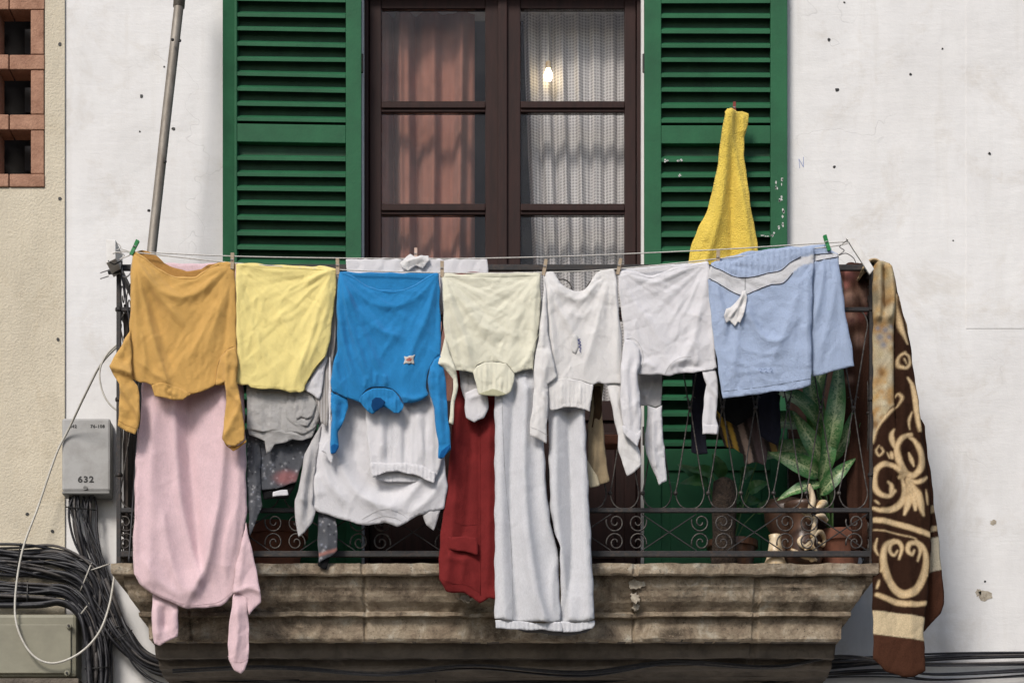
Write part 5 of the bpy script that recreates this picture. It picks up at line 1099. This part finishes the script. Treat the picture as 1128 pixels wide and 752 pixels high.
def pat_back(P):
    c = np.tile(np.array([.055, .024, .014]), (len(P), 1)); s = P[:, 1]+.35*(P[:, 0]-1020)
    for a, b_, k in ((560, 568, (.5, .36, .2)), (583, 589, (.6, .45, .27)), (596, 633, (.60, .52, .38)), (633, 700, (.072, .030, .018))):
        m = np.clip(np.minimum(s-a, b_-s)/1.3+.5, 0, 1)[:, None]; c = c*(1-m)+np.array(k)*m
    return c
cloth('back_fold', [(1004, 440), (1018, 470), (1024, 520), (1028, 560), (1034, 600), (1037, 633), (1040, 665), (1036, 675), (1028, 684), (1018, 694), (1008, 700), (1004, 640), (1002, 560)], -.56, m_plush, g, h=1.7, col=pat_back, roll=(.020, 8), folds=[([(1020, 500), (1026, 600), (1028, 680)], 10, 7)], solid=.008, it=40)
cloth('front_fold', [(962, 294), (966, 290), (972, 289), (980, 292), (983, 300), (986, 314), (990, 334), (998, 358), (1003, 390), (1008, 425), (1013, 465), (1018, 500), (1024, 540), (1025, 580), (1024, 620), (1022, 650), (1018, 680), (1017, 700), (1019, 738), (1008, 744), (994, 745), (976, 738), (963, 725), (962, 680), (961, 600), (962, 500), (962, 400)], -.65, m_plush, g, h=1.35, col=pat_front,
      folds=[([(968, 292), (968, 330), (967, 350)], 14, 4, 4, 'none'), ([(980, 296), (983, 330), (980, 350)], 16, 5, 4, 'none'), ([(974, 292), (975, 345)], -12, 3, 3), ([(985.5, 318), (985.5, 400), (986, 440), (988, 480)], -16, 2, 5), ([(990, 330), (994, 420), (990, 520)], 12, 6, 9, 'none'), ([(1008, 380), (1012, 480), (1014, 600)], 10, 6, 6), ([(975, 420), (972, 560), (975, 700)], 10, 10), ([(1000, 560), (1002, 650), (1004, 730)], 9, 9)], roll=(.045, 12), solid=.009, wr=(1.5, 30), it=40)
# the fall inside the railing
def pat_in(P):
    c = np.tile(np.array([.055, .026, .018]), (len(P), 1)); r = np.random.default_rng(8)
    for _ in range(26):
        x, y_, s_ = r.uniform(922, 962), r.uniform(290, 420), r.uniform(3, 7); k = [(.32, .13, .11), (.16, .06, .05), (.40, .24, .18), (.1, .04, .04)][r.integers(4)]
        q = .8*np.exp(-(((P[:, 0]-x)**2+(P[:, 1]-y_)**2)/s_**2))[:, None]; c = c*(1-q)+q*np.array(k)
    return c
cloth('inner_fold', [(924, 296), (934, 290), (960, 289), (962, 300), (960, 420), (958, 604), (938, 606), (932, 520), (928, 470), (922, 400)], -.50, m_plush, g, h=1.9, col=pat_in, roll=(.015, 6), vert=(8, 18, 0), solid=.008, it=40)
# fold over the rail joining inner and outer falls
MB().grid(lambda u, v: W(958+14*u+4*math.sin(v*9)*0, 291+3*math.sin(3*v), 0)*0+Vector((RXR-.045+.10*u, -.66+.2*v, zr(289)-.045*abs(2*u-1)**2.2+.004*math.sin(v*20))), 14, 20).build('top_fold', M('plush_tan', (.40, .26, .12), (.5, .4, .26), 30, .95, .5, 300, .003), g, smooth=True, solid=.009)

g = garment('shade_backdrop', 905, 610, -.09, 'dark brown sheet added as painted shade on the wall behind the leafy plant', 'cloth')  # sheet added to stand in for the shade behind the plant
cloth('body', [(868, 300), (905, 296), (960, 298), (962, 420), (960, 520), (960, 606), (905, 609), (870, 605), (868, 450)], -.10, fabric('shade_backdrop_brown', (.045, .026, .02), 0), g, h=3, vert=(9, 24, 1))
# ================================================================= PLANTS AND POTS
def leaf_mat():
    m, nt, N, L, P = nodes('variegated_leaf'); a = N.new('ShaderNodeAttribute'); a.attribute_name = 'Col'
    co = N.new('ShaderNodeTexCoord').outputs['Object']
    sp = ramp(N, L, noise(N, L, co, 75, 6, .8, .8), [(.46, 0.0), (.53, 1.0)])
    mm = N.new('ShaderNodeMath'); mm.operation = 'MULTIPLY'; sx = N.new('ShaderNodeSeparateColor'); L.new(a.outputs['Color'], sx.inputs[0]); L.new(sx.outputs[0], mm.inputs[0]); L.new(sp, mm.inputs[1])
    mx = N.new('ShaderNodeMath'); mx.operation = 'MAXIMUM'; L.new(mm.outputs[0], mx.inputs[0]); L.new(sx.outputs[1], mx.inputs[1]); mm = mx
    dk = ramp(N, L, noise(N, L, co, 12, 4, .6), [(.3, (.02, .085, .025)), (.7, (.07, .22, .055))])
    c = mix(N, L, mm.outputs[0], dk, (.42, .50, .26)); L.new(c, P.inputs['Base Color']); P.inputs['Roughness'].default_value = .38
    t = N.new('ShaderNodeBsdfTranslucent'); L.new(c, t.inputs[0]); x = N.new('ShaderNodeMixShader'); x.inputs[0].default_value = .2
    L.new(P.outputs[0], x.inputs[1]); L.new(t.outputs[0], x.inputs[2]); L.new(x.outputs[0], nt.nodes['Material Output'].inputs[0]); return m
m_leaf = leaf_mat(); m_stem = M('green_stem', (.06, .14, .03), (.1, .18, .06), 20, .5, .2)
def leaf(parent, stem, tip, width, up, curl=.25, n=18, k=8):
    """stem,tip world points; up = leaf face normal-ish"""
    stem, tip, up = Vector(stem), Vector(tip), Vector(up).normalized(); ax = tip-stem; l = ax.length; sdv = ax.cross(up).normalized(); nr = sdv.cross(ax).normalized()
    vs = []; cols = []
    for i in range(n+1):
        t = i/n; wd = width*(math.sin(math.pi*t**.72)**.8)*(1-.15*t)+.0005
        for j in range(-k, k+1):
            s_ = j/k; rip = .06*width*math.sin(t*22+s_*2)*abs(s_)
            p = stem+ax*t+sdv*s_*wd+nr*(l*curl*(t*(1-t)*2)-abs(s_)**1.2*wd*-.28+rip-l*.25*t*t)
            vs.append(p); cols.append((max(0, 1-abs(s_)*1.15)*.9+.25*random.random()*(1-abs(s_)), 1.0 if j == 0 else 0, 0, 1))
    m = 2*k+1; fs = [(i*m+j, i*m+j+1, (i+1)*m+j+1, (i+1)*m+j) for i in range(n) for j in range(m-1)]
    base = wloc(parent); me = bpy.data.meshes.new('leaf'); me.from_pydata([tuple(v-base) for v in vs], [], fs); me.update()
    me.polygons.foreach_set('use_smooth', [True]*len(me.polygons)); at = me.attributes.new('Col', 'FLOAT_COLOR', 'POINT'); at.data.foreach_set('color', np.array(cols).ravel())
    return link_mesh('leaf', me, m_leaf, parent)
pc = W(925, 600, -.42); pl = thing('potted_plant', (pc.x, -.40, FZ+.002), 'leafy green plant with cream speckled leaves behind the right end of the railing', 'plant')
px = pc.x
MB().lathe((px, -.40, FZ), [(.075, .002), (.10, .14), (.104, .15), (.112, .15), (.112, .20), (.100, .20), (.096, .16), (.02, .158)], 30).build('pot', m_terra, pl, smooth=False, bevel=.002)
MB().lathe((px, -.40, FZ+.165), [(.01, 0), (.097, .001)], 24, caps=True).build('soil', m_dark, pl)
root = Vector((px-.03, -.40, FZ+.16))
specs = [((896, 470, -.50), (858, 432, -.54), .055), ((910, 500, -.50), (922, 420, -.55), .05), ((898, 520, -.50), (866, 505, -.54), .05), ((900, 480, -.46), (890, 415, -.47), .05), ((918, 500, -.47), (946, 452, -.50), .042),
         ((905, 505, -.52), (884, 470, -.55), .045), ((908, 540, -.50), (930, 515, -.54), .04), ((900, 535, -.50), (872, 540, -.53), .035), ((880, 470, -.40), (846, 468, -.40), .06), ((900, 450, -.36), (912, 400, -.36), .06), ((890, 500, -.38), (852, 500, -.40), .055), ((920, 480, -.38), (948, 420, -.40), .05), ((905, 520, -.52), (915, 470, -.56), .04)]
for i, (a, c, wd) in enumerate(specs):
    A, Cc = W(*a), W(*c); ext = (Cc-A)*1.5
    leaf(pl, A-ext*.15, A+ext, wd*.95, (random.uniform(-.8, .8), -1, random.uniform(-.3, .8)), random.uniform(.15, .45))
    mid = (root+A)/2+Vector((random.uniform(-.02, .02), -.01, .03)); MB().tube(cr([root, mid, A-ext*.15], 6), .004, 6).build('stalk', m_stem, pl, smooth=True)
# dark bushy plant filling the corner behind
pl2 = thing('potted_plant', (W(700, 0, -.2).x+.45, -.22, FZ), 'dark plant with broad leaves hidden behind the black jacket', 'plant')
bx = pl2.location.x
MB().lathe((bx, -.22, FZ), [(.08, .002), (.11, .17), (.12, .17), (.12, .20), (.105, .2), (.1, .17), (.02, .165)], 26).build('pot', m_brownpot, pl2)
rt = Vector((bx, -.22, FZ+.17))
for k in range(12):
    a = random.uniform(0, 6.28); tp = rt+Vector((.12*math.cos(a), .06*math.sin(a), random.uniform(.15, .42))); t2 = tp+Vector((.13*math.cos(a), -.05, random.uniform(-.02, .12)))
    o = leaf(pl2, tp, t2, .035, (math.cos(a)*.3, -1, .4), .2); o.data.attributes['Col'].data.foreach_set('color', np.zeros(len(o.data.vertices)*4)); MB().tube([rt, (rt+tp)/2+Vector((0, 0, .03)), tp], .003, 5).build('stalk', m_stem, pl2)
# baroque planter with cream scroll relief
bp = thing('planter', W(886, 612, -.50), 'brown planter with cream and gold scroll relief behind the right railing', 'planter')
ctr = W(886, 612, -.50)
MB().lathe((ctr.x, ctr.y+.02, FZ+.001), [(.045, 0), (.07, .01), (.088, .07), (.08, .15), (.06, .20), (.07, .255), (.088, .29), (.09, .31), (.082, .315), (.072, .29), (.02, .285)], 34).build('planter_body', m_brownpot, bp, smooth=True)
def relief(lines, nm='scroll_relief'):
    for line, r in lines:
        pts = cr(line, 7); out = []; m = len(pts)
        for p in pts:
            v = W(p[0], p[1], -.585); rel = (p[0]-886)*.0041; v.y = ctr.y+.02-math.sqrt(max(.0004, .105**2-min(abs(rel), .1)**2))-.004; out.append(v)
        MB().tube(out, [1.35*r*(.35+.65*math.sin(math.pi*min(1, (i+1)/(m+1)))) for i in range(m)], 7).build(nm, m_cream, bp, smooth=True)
relief([([(891, 533), (895, 548), (893, 560), (888, 568)], .012), ([(913, 548), (906, 553), (899, 562)], .014), ([(914, 570), (908, 566), (899, 568)], .011), ([(880, 560), (888, 566), (895, 572)], .010), ([(898, 568), (897, 582), (894, 592)], .010),
        ([(902, 596), (908, 598), (910, 590), (905, 584), (898, 588), (895, 600), (903, 610)], .0085), ([(884, 590), (880, 596), (886, 602), (893, 596)], .008), ([(886, 606), (893, 602), (900, 606)], .008), ([(872, 604), (884, 612), (900, 616)], .009), ([(893, 612), (896, 618)], .012)])
vs_ = thing('vase', W(855, 606, -.56), 'cream tapered vase standing behind the lower railing scrolls', 'vase'); c = W(854, 606, -.56)
MB().lathe((c.x, c.y, FZ+.001), [(.045, 0), (.055, .012), (.042, .04), (.032, .09), (.026, .13), (.03, .15), (.026, .152), (.012, .145)], 28).build('vase_body', m_cream, vs_, smooth=True)
bl = thing('bowl', W(866, 545, -.40), 'round brown glazed bowl planter behind the railing', 'bowl'); c = W(866, 540, -.36)
MB().lathe((c.x-.0, -.33, FZ+.001), [(.04, 0), (.045, .12), (.06, .2), (.095, .26), (.10, .32), (.085, .36), (.075, .355), (.03, .34)], 30).build('bowl_body', m_brownpot, bl, smooth=True)
lp = thing('terracotta_pot', W(310, 610, -.3), 'dark terracotta pot in the shade behind the lower left railing', 'pot'); c = W(305, 600, -.3)
MB().lathe((c.x, -.30, FZ+.001), [(.09, 0), (.13, .2), (.145, .2), (.145, .25), (.13, .25), (.12, .2), (.02, .19)], 30).build('pot_body', m_terra, lp)
dp = thing('terracotta_pot', W(660, 610, -.3), 'small rusty box shaped pot seen between the white sleeves', 'pot'); c = W(668, 480, -.25)
MB().box(c.x-.06, c.x+.06, -.3, -.2, W(0, 489, -.3).z, W(0, 478, -.3).z).build('pot_body', m_terra, dp, bevel=.006)
bk = thing('palm_stump', W(798, 600, -.38), 'dark rough palm stump standing behind the balusters', 'plant'); c = W(798, 600, -.38)
MB().lathe((c.x, -.36, FZ+.001), [(.05, 0), (.06, .08), (.052, .2), (.058, .33), (.05, .44), (.02, .46)], 22).build('trunk', M('rough_bark', (.06, .04, .028), (.02, .014, .01), 40, .95, 1.0, 90, .02), bk, smooth=True)
